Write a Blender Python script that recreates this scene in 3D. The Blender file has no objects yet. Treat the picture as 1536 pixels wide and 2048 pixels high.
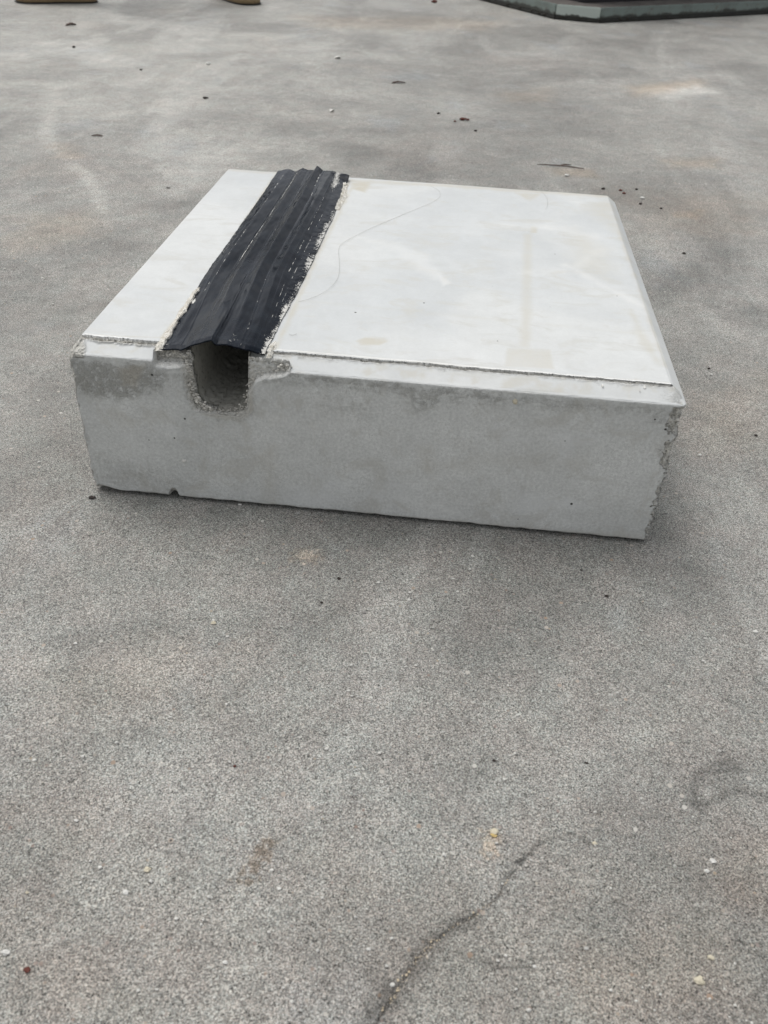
import bpy, bmesh, math, random
import numpy as np
from mathutils import Vector, Matrix
random.seed(7); rng = np.random.default_rng(11)
S = bpy.context.scene
C = S.collection
R = math.radians

# ---------------------------------------------------------------- camera
CAM_ROT = (0.9138, -0.0377, 0.1053); CAM_LOC = (0.3118, -0.5950, 0.4669); FPX = 1683.84
cd = bpy.data.cameras.new('camera'); cam = bpy.data.objects.new('camera', cd); C.objects.link(cam)
cam.location = CAM_LOC; cam.rotation_euler = CAM_ROT
cd.sensor_fit = 'VERTICAL'; cd.sensor_height = 36; cd.sensor_width = 27; cd.lens = 36 * FPX / 2048
cd.clip_start = 0.02; cd.clip_end = 500
cd.dof.use_dof = True; cd.dof.focus_distance = 0.80; cd.dof.aperture_fstop = 14.0
S.camera = cam
S.render.resolution_x = 768; S.render.resolution_y = 1024

# ---------------------------------------------------------------- world and sun (overcast)
SUN_EL, SUN_AZ = R(66), R(-50)       # azimuth from +Y towards +X: behind the block, to its left
w = bpy.data.worlds.new('World'); S.world = w; w.use_nodes = True
nt = w.node_tree; nt.nodes.clear()
sky = nt.nodes.new('ShaderNodeTexSky'); sky.sky_type = 'NISHITA'; sky.sun_disc = False
sky.sun_elevation = SUN_EL; sky.sun_rotation = SUN_AZ; sky.dust_density = 4.0; sky.air_density = 1.0
hs = nt.nodes.new('ShaderNodeHueSaturation'); hs.inputs['Saturation'].default_value = 0.20
bg = nt.nodes.new('ShaderNodeBackground'); bg.inputs['Strength'].default_value = 0.15
wo = nt.nodes.new('ShaderNodeOutputWorld')
nt.links.new(sky.outputs[0], hs.inputs['Color']); nt.links.new(hs.outputs[0], bg.inputs[0]); nt.links.new(bg.outputs[0], wo.inputs[0])
sl = bpy.data.lights.new('sun', 'SUN'); sl.energy = 0.5; sl.angle = R(50); sl.color = (1.0, 0.985, 0.955)
so = bpy.data.objects.new('sun', sl); C.objects.link(so)
sd = Vector((math.sin(SUN_AZ) * math.cos(SUN_EL), math.cos(SUN_AZ) * math.cos(SUN_EL), math.sin(SUN_EL)))
so.rotation_euler = sd.to_track_quat('Z', 'Y').to_euler(); so.location = sd * 5
S.view_settings.view_transform = 'Standard'; S.view_settings.look = 'None'
S.view_settings.exposure = 0.31; S.view_settings.gamma = 1.0
S.render.engine = 'CYCLES'

# ---------------------------------------------------------------- maths helpers
_M = cam.rotation_euler.to_matrix()
def at(u, v, z=0.0):
    """where the line of sight through photo pixel (u, v) meets the level plane z"""
    d = _M @ Vector(((u - 768) / FPX, (1024 - v) / FPX, -1)); t = (z - CAM_LOC[2]) / d.z
    return (CAM_LOC[0] + t * d.x, CAM_LOC[1] + t * d.y)
def atf(u, v, y=0.0):
    d = _M @ Vector(((u - 768) / FPX, (1024 - v) / FPX, -1)); t = (y - CAM_LOC[1]) / d.y
    return (CAM_LOC[0] + t * d.x, CAM_LOC[2] + t * d.z)
_perm = rng.permutation(256); _perm = np.concatenate([_perm, _perm, _perm])
_g = rng.normal(size=(256, 3)); _g /= np.linalg.norm(_g, axis=1)[:, None]
def perlin(x, y, z):
    x, y, z = np.broadcast_arrays(np.asarray(x, float), np.asarray(y, float), np.asarray(z, float))
    xi, yi, zi = (np.floor(a).astype(int) for a in (x, y, z)); xf, yf, zf = x - xi, y - yi, z - zi
    fx, fy, fz = (a * a * a * (a * (a * 6 - 15) + 10) for a in (xf, yf, zf)); xi &= 255; yi &= 255; zi &= 255
    def gr(i, j, k):
        h = _perm[_perm[_perm[(xi + i) & 255] + ((yi + j) & 255)] + ((zi + k) & 255)]; gg = _g[h]
        return gg[..., 0] * (xf - i) + gg[..., 1] * (yf - j) + gg[..., 2] * (zf - k)
    L = lambda a, b, t: a + t * (b - a)
    return 1.6 * L(L(L(gr(0,0,0), gr(1,0,0), fx), L(gr(0,1,0), gr(1,1,0), fx), fy), L(L(gr(0,0,1), gr(1,0,1), fx), L(gr(0,1,1), gr(1,1,1), fx), fy), fz)
def fbm(x, y, z, o=4):
    s = 0; a = 1; n = 0
    for k in range(o):
        s = s + a * perlin(x * 2 ** k + 13.7 * k, y * 2 ** k + 7.1 * k, z * 2 ** k + 3.3 * k); n += a; a *= .55
    return s / n * 1.4
def ss(a, b, x):
    t = np.clip((x - a) / (b - a), 0, 1); return t * t * (3 - 2 * t)
def polydist(px, py, pts):
    """distance from points to an open polyline"""
    d = np.full(np.shape(px), 1e9)
    for (ax, ay), (bx, by) in zip(pts[:-1], pts[1:]):
        dx, dy = bx - ax, by - ay; t = np.clip(((px - ax) * dx + (py - ay) * dy) / (dx * dx + dy * dy + 1e-18), 0, 1)
        d = np.minimum(d, np.hypot(px - ax - t * dx, py - ay - t * dy))
    return d
def inside(px, py, pts):
    c = np.zeros(np.shape(px), bool); n = len(pts)
    for i in range(n):
        (ax, ay), (bx, by) = pts[i], pts[(i + 1) % n]
        if ay == by: continue
        c ^= ((ay > py) != (by > py)) & (px < (bx - ax) * (py - ay) / (by - ay) + ax)
    return c
def sdpoly(px, py, pts):
    d = polydist(px, py, list(pts) + [pts[0]]); return np.where(inside(px, py, pts), -d, d)

# ---------------------------------------------------------------- object helpers
def tag(o, label=None, cat=None, group=None, kind=None):
    if label: o['label'] = label
    if cat: o['category'] = cat
    if group: o['group'] = group
    if kind: o['kind'] = kind
    return o
def link(name, me, mat=None, parent=None, smooth=True):
    o = bpy.data.objects.new(name, me); C.objects.link(o)
    if mat: me.materials.append(mat)
    if parent: o.parent = parent
    if smooth: me.polygons.foreach_set('use_smooth', [True] * len(me.polygons))
    return o
def mesh_np(name, V, F):
    me = bpy.data.meshes.new(name); F = np.asarray(F, np.int32); n, k = F.shape
    me.vertices.add(len(V)); me.vertices.foreach_set('co', np.asarray(V, np.float32).ravel())
    me.loops.add(n * k); me.loops.foreach_set('vertex_index', F.ravel())
    me.polygons.add(n); me.polygons.foreach_set('loop_start', np.arange(0, n * k, k, dtype=np.int32))
    me.update(calc_edges=True); me.validate(); return me
def attr(me, name, cols):
    a = me.attributes.new(name, 'FLOAT_COLOR', 'POINT'); c = np.ones((len(me.vertices), 4), np.float32)
    for i, q in enumerate(cols): c[:, i] = q
    a.data.foreach_set('color', c.ravel())
def gridfaces(ni, nj, flip=False):
    i, j = np.meshgrid(np.arange(ni - 1), np.arange(nj - 1), indexing='ij'); a = i * nj + j
    q = np.stack([a, a + nj, a + nj + 1, a + 1], -1).reshape(-1, 4)
    return q[:, ::-1] if flip else q
def empty(name, loc=(0, 0, 0), rz=0):
    o = bpy.data.objects.new(name, None); C.objects.link(o); o.location = loc; o.rotation_euler = (0, 0, rz); o.empty_display_size = .05; return o
def bm_obj(name, bm, mat, parent=None, smooth=True):
    me = bpy.data.meshes.new(name); bm.normal_update(); bm.to_mesh(me); bm.free(); return link(name, me, mat, parent, smooth)

# ---------------------------------------------------------------- node helpers
class NT:
    def __init__(s, name):
        s.m = bpy.data.materials.new(name); s.m.use_nodes = True; s.t = s.m.node_tree; s.t.nodes.clear()
        s.out = s.n('ShaderNodeOutputMaterial'); s.b = s.n('ShaderNodeBsdfPrincipled'); s.t.links.new(s.b.outputs[0], s.out.inputs[0])
        s.geo = s.n('ShaderNodeTexCoord').outputs['Object']
    def n(s, k, **kw):
        x = s.t.nodes.new(k)
        for a, b in kw.items(): setattr(x, a, b)
        return x
    def put(s, sock, v):
        if isinstance(v, bpy.types.NodeSocket): s.t.links.new(v, sock)
        else: sock.default_value = v
    def math(s, op, a, b=0.0, c=0.0, clamp=False):
        x = s.n('ShaderNodeMath', operation=op, use_clamp=clamp)
        s.put(x.inputs[0], a); s.put(x.inputs[1], b); s.put(x.inputs[2], c); return x.outputs[0]
    def noise(s, scale, detail=3, rough=.55, vec=None, dist=0, col=False):
        x = s.n('ShaderNodeTexNoise'); s.put(x.inputs['Vector'], vec or s.geo); x.inputs['Scale'].default_value = scale
        x.inputs['Detail'].default_value = detail; x.inputs['Roughness'].default_value = rough; x.inputs['Distortion'].default_value = dist
        return x.outputs['Color' if col else 'Fac']
    def vor(s, scale, feat='F1', out='Distance', vec=None, rnd=1.0):
        x = s.n('ShaderNodeTexVoronoi', feature=feat); s.put(x.inputs['Vector'], vec or s.geo); x.inputs['Scale'].default_value = scale
        x.inputs['Randomness'].default_value = rnd; return x.outputs[out]
    def ramp(s, v, a, b, lo=0.0, hi=1.0, smooth=True):
        x = s.n('ShaderNodeMapRange', interpolation_type='SMOOTHSTEP' if smooth else 'LINEAR', clamp=True)
        s.put(x.inputs[0], v); x.inputs[1].default_value = a; x.inputs[2].default_value = b; x.inputs[3].default_value = lo; x.inputs[4].default_value = hi
        return x.outputs[0]
    def mix(s, f, a, b, mode='MIX'):
        x = s.n('ShaderNodeMix', data_type='RGBA', blend_type=mode, clamp_factor=True)
        s.put(x.inputs[0], f); s.put(x.inputs[6], a if isinstance(a, bpy.types.NodeSocket) else (*a, 1)); s.put(x.inputs[7], b if isinstance(b, bpy.types.NodeSocket) else (*b, 1))
        return x.outputs[2]
    def scale(s, col, f):
        x = s.n('ShaderNodeVectorMath', operation='SCALE'); s.put(x.inputs[0], col); s.put(x.inputs['Scale'], f); return x.outputs[0]
    def mapping(s, sc, rot=(0, 0, 0)):
        x = s.n('ShaderNodeMapping'); s.put(x.inputs[0], s.geo); x.inputs['Scale'].default_value = sc; x.inputs['Rotation'].default_value = rot; return x.outputs[0]
    def attr(s, name):
        x = s.n('ShaderNodeAttribute', attribute_name=name); y = s.n('ShaderNodeSeparateColor'); s.t.links.new(x.outputs['Color'], y.inputs[0]); return y.outputs
    def bump(s, h, dist, strength=1.0, normal=None):
        x = s.n('ShaderNodeBump'); s.put(x.inputs['Height'], h); x.inputs['Distance'].default_value = dist; x.inputs['Strength'].default_value = strength
        if normal: s.put(x.inputs['Normal'], normal)
        return x.outputs[0]
    def fin(s, col, rough, normal=None, spec=None):
        s.put(s.b.inputs['Base Color'], col if isinstance(col, bpy.types.NodeSocket) else (*col, 1)); s.put(s.b.inputs['Roughness'], rough)
        if normal: s.put(s.b.inputs['Normal'], normal)
        if spec is not None: s.put(s.b.inputs['Specular IOR Level'], spec)
        return s.m

def simple(name, col, rough=.7, var=.25, scale=300, spec=.4, bump=.0006):
    t = NT(name); n = t.noise(scale, 4, .6); f = t.ramp(n, .25, .75, 1 - var, 1 + var, False)
    x = t.n('ShaderNodeRGB'); x.outputs[0].default_value = (*col, 1)
    return t.fin(t.scale(x.outputs[0], f), rough, t.bump(n, bump, .8), spec)

# ---------------------------------------------------------------- ground material
t = NT('yard_concrete')
a = t.attr('wear')                       # R lighter/darker tone and wear (0.5 neutral), G warm tint, B grit in the crack
big = t.noise(1.7, 5, .6, dist=.4); mid = t.noise(9, 4, .6); sm = t.noise(42, 3, .6)
st = t.noise(3.0, 4, .6, t.mapping((1.0, .32, 1), (0, 0, R(-24))), 1.2)
base = t.mix(t.ramp(big, .38, .60), (.204, .203, .192), (.280, .279, .263))
base = t.mix(t.ramp(st, .46, .62, 0, .60), base, (.335, .335, .320))
base = t.mix(t.ramp(t.noise(2.3, 4, .65, t.mapping((1, 1, 1), (0, 0, 1.1))), .53, .70, 0, .42), base, (.290, .268, .245))
base = t.mix(t.ramp(t.noise(5.1, 4, .6, t.mapping((1.3, .8, 1), (.4, 0, .3))), .56, .72, 0, .45), base, (.262, .280, .290))
base = t.scale(base, t.ramp(mid, .32, .68, .86, 1.13, False)); base = t.scale(base, t.ramp(sm, .3, .7, .90, 1.10, False))
# exposed sand: pores, grains, a few bright or coloured grains
g1 = t.noise(1000, 2, .8); g2 = t.vor(1150, out='Color'); g3 = t.vor(640)
gs = t.n('ShaderNodeSeparateColor'); t.t.links.new(g2, gs.inputs[0])
grain = t.ramp(g1, .36, .64, .36, 1.62, False)
cell = t.ramp(gs.outputs[0], 0, 1, .66, 1.34, False)
pore = t.ramp(t.math('ADD', g3, t.math('MULTIPLY', t.noise(240, 2), 1.05)), .62, .80, .30, 1.0)
base = t.scale(base, t.math('MULTIPLY', t.math('MULTIPLY', grain, cell), pore))
tone = t.mix(gs.outputs[1], (1.05, .99, .945), (.975, 1.005, 1.0)); base = t.mix(1.0, base, tone, 'MULTIPLY')
base = t.mix(1.0, base, t.mix(t.ramp(t.noise(24, 4, .65), .36, .64), (1.018, .992, .980), (.988, 1.004, .994)), 'MULTIPLY')
sv = t.n('ShaderNodeSeparateColor'); t.t.links.new(t.vor(330, out='Color'), sv.inputs[0]); sdist = t.vor(330)
m3 = t.math('MULTIPLY', t.ramp(sv.outputs[0], .965, .97), t.ramp(sdist, .30, .42, 1, 0))
base = t.mix(t.math('MULTIPLY', m3, .75), base, t.mix(sv.outputs[1], (.44, .43, .40), t.mix(sv.outputs[2], (.36, .29, .20), (.20, .13, .11))))
pv = t.vor(150, out='Color'); ps = t.n('ShaderNodeSeparateColor'); t.t.links.new(pv, ps.inputs[0]); pd = t.vor(150)
peb = t.math('MULTIPLY', t.ramp(ps.outputs[0], .968, .972), t.ramp(t.math('ADD', pd, t.math('MULTIPLY', t.noise(420), .18)), .30, .36, 1, 0))
base = t.mix(peb, base, t.mix(ps.outputs[1], (.50, .49, .45), (.30, .22, .16)))
pe2 = t.math('MULTIPLY', t.ramp(ps.outputs[2], .992, .994), t.ramp(t.math('ADD', pd, t.math('MULTIPLY', t.noise(420), .18)), .20, .26, 1, 0))
base = t.mix(pe2, base, (.07, .065, .062))
base = t.mix(a[1], base, t.mix(1.0, base, (1.13, 1.0, .885), 'MULTIPLY'))
base = t.scale(base, t.ramp(a[0], 0, 1, .30, 1.70, False))
gritm = t.math('MULTIPLY', a[2], t.ramp(t.noise(700, 3, .8), .50, .60))
base = t.mix(gritm, base, t.mix(gs.outputs[1], (.52, .43, .30), (.55, .53, .50)))
hgt = t.math('ADD', t.math('MULTIPLY', g1, .8), t.math('MULTIPLY', pore, .5))
GROUND = t.fin(base, t.ramp(mid, .3, .7, .62, .82), t.bump(t.math('ADD', hgt, t.math('MULTIPLY', gritm, .7)), .0009, .75), .35)

# ---------------------------------------------------------------- ground sheet
def axis(spans):
    o = []
    for a0, b0, s0, s1 in spans:
        x = a0
        n = max(2, int(round(2 * (b0 - a0) / (s0 + s1)))); tt = np.linspace(0, 1, n, endpoint=False)
        o.append(a0 + (b0 - a0) * (s0 * tt + .5 * (s1 - s0) * tt ** 2) / (.5 * (s0 + s1)))
    o.append(np.array([spans[-1][1]])); return np.concatenate(o)
gx = axis([(-90, -3, 12, .25), (-3, -1.2, .09, .025), (-1.2, -.2, .025, .005), (-.2, .17, .0028, .0026), (.17, .40, .0011, .0011), (.40, .75, .0026, .0026), (.75, 2, .006, .03), (2, 90, .2, 12)])
gy = axis([(-40, -1, 8, .1), (-1, -.5, .02, .004), (-.5, -.44, .003, .0015), (-.44, -.27, .0011, .0011), (-.27, .12, .0026, .0026), (.12, .9, .004, .010), (.9, 4.5, .010, .03), (4.5, 120, .3, 15)])
X, Y = np.meshgrid(gx, gy, indexing='ij'); x = X.ravel(); y = Y.ravel()
light = np.zeros_like(x); warm = np.zeros_like(x); grit = np.zeros_like(x); zz = np.zeros_like(x)
def P(pts): return [at(u, v) for u, v in pts]
wob = fbm(x * 9, y * 9, .3, 4); wob2 = fbm(x * 45, y * 45, 1.3, 3); wob3 = fbm(x * 240, y * 240, 2.3, 2)
def stroke(pts, wd, amt, soft=.6, rag=.5, tgt='l', wb=None):
    global light, warm, grit
    q = P(pts); d = polydist(x, y, q) + (wob2 if wb is None else wb) * wd * rag
    m = 1 - ss(wd * (1 - soft), wd, d)
    if tgt == 'l': light = light + amt * m
    elif tgt == 'w': warm = np.maximum(warm, amt * m)
    else: grit = np.maximum(grit, amt * m)
    return m
def patch(pts, soft, amt, rag=.5, tgt='l'):
    global light, warm
    q = P(pts); d = sdpoly(x, y, q) + wob * soft * rag + wob2 * soft * rag * .7
    m = 1 - ss(-soft, soft, d)
    if tgt == 'l': light = light + amt * m
    else: warm = np.maximum(warm, amt * m)
    return m
# the long crack in front, its dark halo and its filling of sand
crack = [(745, 2060), (762, 2030), (790, 1985), (812, 1950), (832, 1922), (868, 1882), (905, 1852), (935, 1838), (962, 1820), (990, 1800), (1003, 1782), (1014, 1752), (1032, 1728), (1052, 1712), (1075, 1690)]
stroke(crack[:8], .0090, -.13, .98, .7); stroke(crack[3:12], .0080, -.13, .98, .7); stroke(crack[10:], .004, -.10, .9, .6)
m = stroke(crack[:12], .0010, -.20, .5, 1.1, wb=wob3 * .7 + wob2 * .5); zz -= .0010 * m
m = stroke(crack[11:] + [(1100, 1677), (1118, 1672), (1140, 1664)], .0007, -.20, .6, 1.4, wb=wob3 * .6 + wob2); zz -= .0008 * m
stroke([(1140, 1664), (1160, 1675), (1190, 1690)], .0008, -.3, .7, 1, wb=wob3)
stroke([(1020, 1752), (1050, 1716)], .0008, -.4, .7, 1, wb=wob3); stroke([(1030, 1724), (1050, 1716)], .0010, -.4, .7, 1, wb=wob3)
stroke([(780, 2002), (805, 1965), (815, 1945)], .0019, .8, .5, 1.1, 'g', wob3); stroke([(830, 1925), (850, 1905), (868, 1884)], .0024, 1.0, .4, .9, 'g', wob3)
stroke([(905, 1852), (935, 1838), (962, 1820), (985, 1805)], .0010, .9, .5, 1.0, 'g', wob3); stroke([(1000, 1788), (1012, 1762)], .0010, .8, .5, 1, 'g', wob3)
stroke([(885, 1898), (920, 1908), (960, 1921), (1005, 1934), (1062, 1934)], .0040, -.15, .95, .6); stroke([(960, 1921), (1005, 1934), (1062, 1934)], .0010, -.13, .7, 1, wb=wob3)
stroke([(745, 1935), (765, 1990), (740, 2040)], .012, -.17, .95, .5)
# dark stains, lower right
stroke([(1390, 1600), (1385, 1575), (1398, 1550), (1425, 1538), (1462, 1526)], .0065, -.20, .9, .6); stroke([(1405, 1612), (1438, 1592), (1480, 1584), (1536, 1590)], .0060, -.24, .9, .6)
stroke([(1398, 1590), (1405, 1640)], .006, -.12, .95, .6); patch([(1395, 1545), (1470, 1520), (1500, 1580), (1420, 1600)], .012, -.09)
patch([(1220, 1300), (1536, 1240), (1536, 1420), (1300, 1460)], .05, .05)
# rust, lime and sand marks near
stroke([(487, 1762), (505, 1738), (520, 1706), (545, 1690)], .0042, -.30, .8, 1.6, wb=wob3); stroke([(487, 1762), (505, 1738), (520, 1706), (545, 1690)], .0050, 1.0, .8, 1.5, 'w', wob3)
stroke([(606, 1112), (622, 1108)], .0080, .50, .8, .9, wb=wob3); stroke([(600, 1108), (628, 1114)], .0115, .85, .8, .8, 'w', wob3)
stroke([(985, 1668), (982, 1690)], .0065, .22, .8, .9, wb=wob3); stroke([(985, 1672), (982, 1695)], .0075, 1.0, .8, .9, 'w', wob3)
patch([(230, 1310), (330, 1285), (420, 1300), (400, 1340), (250, 1350)], .022, .12); patch([(60, 1340), (330, 1290), (440, 1300), (420, 1420), (120, 1440)], .03, .24, .6, 'w')
patch([(0, 1250), (150, 1230), (90, 1330), (0, 1350)], .03, .11)
patch([(90, 1270), (260, 1240), (520, 1230), (700, 1200), (640, 1300), (330, 1270), (150, 1310)], .022, -.10)
patch([(230, 1470), (300, 1450), (300, 1475), (245, 1485)], .009, -.14); patch([(540, 1470), (585, 1462), (580, 1490), (550, 1492)], .007, -.14); patch([(60, 1500), (180, 1480), (190, 1530), (60, 1560)], .02, -.09)
patch([(700, 1640), (1000, 1560), (1200, 1500), (1100, 1640), (900, 1740)], .03, .07)
patch([(330, 1820), (480, 1770), (640, 1760), (520, 1880)], .018, .07); patch([(0, 1900), (250, 1870), (330, 2048), (0, 2048)], .02, .35, .6, 'w')
patch([(1100, 1880), (1400, 1820), (1536, 1900), (1536, 2048), (1150, 2048)], .025, .40, .6, 'w'); patch([(1480, 1700), (1536, 1690), (1536, 1830), (1450, 1800)], .02, .5, .6, 'w')
patch([(640, 1900), (760, 1860), (800, 2048), (640, 2048)], .02, -.07)
patch([(-200, 1640), (500, 1680), (900, 1720), (1700, 1760), (1700, 2200), (-200, 2200)], .05, -.055, .8); patch([(-200, 1650), (500, 1700), (1000, 1750), (1700, 1740), (1700, 2200), (-200, 2200)], .05, .20, .9, 'w')
patch([(850, 1900), (1250, 1860), (1300, 1990), (950, 2048)], .03, -.05); patch([(300, 1850), (620, 1830), (640, 1930), (380, 1960)], .02, -.05); patch([(620, 1700), (820, 1690), (860, 1800), (640, 1820)], .02, .05)
patch([(500, 1560), (760, 1520), (860, 1620), (600, 1680)], .03, -.05)
# track, wear, stains and broad tones beyond and beside the block
trk = [(112, 170), (104, 205), (96, 245), (98, 275), (112, 303), (145, 327), (170, 348), (188, 375), (199, 405), (204, 420)]
stroke(trk[2:], .016, .22, .85, .25); stroke(trk, .030, .09, .95, .25); stroke([(85, 265), (88, 285)], .02, .05); stroke([(120, 290), (140, 312)], .04, .5, .9, .4, 'w')
stroke([(100, 432), (210, 425), (300, 412), (400, 405)], .035, -.11, .95, .5); patch([(280, 410), (400, 395), (390, 430), (300, 440)], .03, -.07)
stroke([(160, 426), (260, 420)], .012, .08, .9, .5)
patch([(0, 440), (180, 420), (200, 470), (30, 500)], .05, .5, .6, 'w')
patch([(95, 70), (150, 68), (190, 74), (150, 79), (105, 78)], .045, -.22, .4); patch([(0, 152), (60, 151), (62, 160), (0, 160)], .04, -.13); patch([(70, 156), (125, 155), (128, 162), (80, 163)], .035, -.13); patch([(10, 178), (240, 174), (230, 190), (10, 188)], .05, -.07)
patch([(160, 60), (420, 55), (380, 85), (180, 78)], .1, .07); patch([(0, 60), (200, 90), (420, 95), (200, 130), (0, 110)], .1, .06)
patch([(640, 289), (690, 279), (780, 303), (735, 330), (700, 338)], .022, -.19, .35); patch([(740, 360), (790, 305), (880, 320), (890, 350)], .045, -.14, .4); patch([(600, 200), (760, 180), (800, 240), (640, 240)], .06, -.04)
patch([(1268, 181), (1300, 171), (1395, 166), (1452, 187), (1395, 191), (1330, 197)], .035, .24, .3); patch([(1340, 178), (1395, 169), (1445, 187), (1380, 188)], .02, .18, .3); patch([(1260, 172), (1400, 158), (1400, 170), (1270, 190)], .04, .9, .5, 'w')
patch([(1330, 320), (1440, 317), (1430, 334), (1340, 334)], .03, .75, .6, 'w'); patch([(1335, 425), (1405, 418), (1400, 436), (1345, 438)], .02, .95, .6, 'w'); patch([(1340, 424), (1400, 420), (1390, 434)], .02, .07)
patch([(1090, 335), (1185, 338), (1200, 355), (1110, 352)], .02, .8, .6, 'w'); patch([(1200, 380), (1536, 400), (1536, 470), (1260, 470)], .08, .35, .6, 'w')
patch([(600, 32), (900, 36), (1010, 44), (980, 62), (640, 56)], .08, .55, .6, 'w'); patch([(930, 40), (1010, 42), (960, 50), (900, 48)], .05, .15); patch([(1000, 185), (1100, 175), (1100, 200), (1010, 205)], .04, .5, .6, 'w')
patch([(960, 85), (1200, 60), (1536, 70), (1536, 130), (1100, 140)], .15, -.03); patch([(560, 40), (900, 60), (850, 160), (560, 130)], .2, .02)
patch([(700, 120), (900, 130), (1000, 160), (820, 185), (690, 160)], .09, -.06); patch([(640, 150), (760, 160), (1040, 185), (1000, 215), (700, 190)], .08, .05)
patch([(1300, 540), (1380, 528), (1440, 560), (1410, 606), (1300, 585)], .03, -.13); patch([(1425, 628), (1500, 605), (1560, 625), (1560, 665), (1500, 652)], .02, -.18, .4); patch([(1330, 640), (1400, 620), (1420, 660), (1360, 690)], .03, -.06)
patch([(1380, 800), (1536, 760), (1536, 900), (1390, 900)], .05, .35, .6, 'w')
patch([(0, 0), (700, 0), (420, 420), (0, 700)], .4, .20, .8); patch([(-300, -50), (2000, -50), (2000, 330), (-300, 330)], .5, .06, .6)  # broad lighter tone over the far left and the far yard
patch([(370, 175), (470, 150), (540, 175), (440, 198)], .05, -.05)
for k in range(9):                                             # rubbed wheel tread, far left of the strip
    u0 = 418 + 13 * k; stroke([(u0, 194), (u0 + 9, 184), (u0 + 6, 172)], .014, .085, .8, .15)
stroke([(470, 175), (560, 190), (640, 225)], .05, .05, .9, .4)
zz += .0006 * fbm(x * 3, y * 3, 0, 3) * (np.abs(x) < 3) - .0006
me = mesh_np('ground', np.stack([x, y, zz], 1), gridfaces(len(gx), len(gy)))
attr(me, 'wear', [np.clip(.5 + light / 1.05, 0, 1), np.clip(warm, 0, 1), np.clip(grit, 0, 1)])
tag(link('ground', me, GROUND), 'grey weathered concrete yard with sandy pores, stains and a crack', kind='structure')

# ---------------------------------------------------------------- block material
t = NT('block_concrete')
a = t.attr('face'); b = t.attr('stain')   # face: R whitish skin, G broken, B channel ; stain: R dark dirt and darker bands, G tan, B pale scuff
n1 = t.noise(14, 4, .6); n2 = t.noise(70, 4, .6, dist=.6); n3 = t.noise(480, 3, .65); n4 = t.noise(5, 3, .55, dist=.5)
grey = t.mix(t.ramp(n4, .35, .65), (.535, .542, .520), (.605, .610, .585)); grey = t.scale(grey, t.ramp(n1, .3, .7, .90, 1.09, False)); grey = t.scale(grey, t.ramp(n2, .3, .7, .95, 1.05, False))
rg = t.math('ABSOLUTE', t.math('SUBTRACT', t.noise(190, 3, .6, dist=1.5), .5)); cr = t.ramp(rg, 0, .035, 1, 0)
grey = t.mix(t.math('MULTIPLY', cr, t.ramp(n1, .42, .62, 0, .45)), grey, (.36, .36, .335))
grey = t.scale(grey, t.ramp(t.noise(380, 3, .75), .3, .7, .82, 1.14, False)); grey = t.mix(t.ramp(t.noise(33, 5, .7, dist=.8), .50, .66, 0, .42), grey, (.43, .415, .37))
grey = t.mix(t.ramp(t.noise(700, 2, .6), .66, .72, 0, .45), grey, (.22, .215, .20)); grey = t.mix(t.ramp(t.noise(8, 5, .7, t.mapping((1, 1, 2.2))), .53, .66, 0, .35), grey, (.66, .67, .66))
white = t.mix(t.ramp(n4, .38, .64), (.520, .536, .530), (.580, .590, .574)); white = t.scale(white, t.ramp(n1, .3, .7, .955, 1.04, False)); white = t.scale(white, t.ramp(n2, .3, .7, .965, 1.03, False)); white = t.mix(t.ramp(t.noise(18, 5, .65, t.mapping((1, 2.2, 1), (0, 0, .3)), 1.0), .50, .68, 0, .60), white, (.50, .495, .455)); white = t.scale(white, t.ramp(n3, .3, .7, .975, 1.025, False))
col = t.mix(a[0], grey, white)
d1 = t.math('MULTIPLY', b[0], t.ramp(t.math('ADD', t.noise(150, 5, .8), t.math('MULTIPLY', b[0], .12)), .46, .66, .12, 1.0))
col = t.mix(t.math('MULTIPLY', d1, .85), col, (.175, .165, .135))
col = t.mix(t.math('MULTIPLY', b[1], t.ramp(n2, .3, .6, .6, 1)), col, t.mix(a[0], (.42, .395, .34), (.485, .460, .385)))
col = t.mix(b[2], col, (.73, .73, .70))
rough_c = t.mix(t.ramp(t.noise(230, 4, .7), .36, .60), (.42, .41, .37), (.74, .72, .66))
rough_c = t.mix(t.ramp(t.vor(190), .04, .22, .8, 0), rough_c, (.08, .075, .065))
col = t.mix(t.math('MULTIPLY', a[1], .92), col, t.mix(a[0], t.mix(.25, rough_c, (.55, .53, .47)), t.mix(.5, rough_c, (.62, .60, .53))))
chc = t.mix(t.ramp(n2, .35, .65), (.33, .32, .28), (.38, .37, .325)); chc = t.mix(t.ramp(t.noise(260, 3, .7), .56, .66, 0, .7), chc, (.14, .13, .11))  # channel concrete coloured darker to deepen the shade inside it
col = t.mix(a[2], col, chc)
# small round air holes
sp = t.vor(75); spc = t.n('ShaderNodeSeparateColor'); t.t.links.new(t.vor(75, out='Color'), spc.inputs[0])
hole = t.math('MULTIPLY', t.ramp(spc.outputs[0], .972, .975), t.ramp(t.math('DIVIDE', sp, t.ramp(spc.outputs[1], 0, 1, .03, .075, False)), .8, 1.1, 1, 0))
hole = t.math('MULTIPLY', hole, t.math('SUBTRACT', 1.0, t.math('MULTIPLY', a[0], .75)))
for (u, v, r) in [(1143, 1008, .0012), (1331, 859, .0011), (1310, 839, .0008), (304, 750, .0011), (349, 876, .0008), (298, 880, .0006), (1036, 1038, .0006), (1130, 882, .0005)]:
    hx, hz = atf(u, v); dn = t.n('ShaderNodeVectorMath', operation='DISTANCE'); t.put(dn.inputs[0], t.geo); dn.inputs[1].default_value = (hx, 0, hz)
    hole = t.math('MAXIMUM', hole, t.ramp(dn.outputs['Value'], r * .7, r * 1.15, 1, 0))
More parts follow.
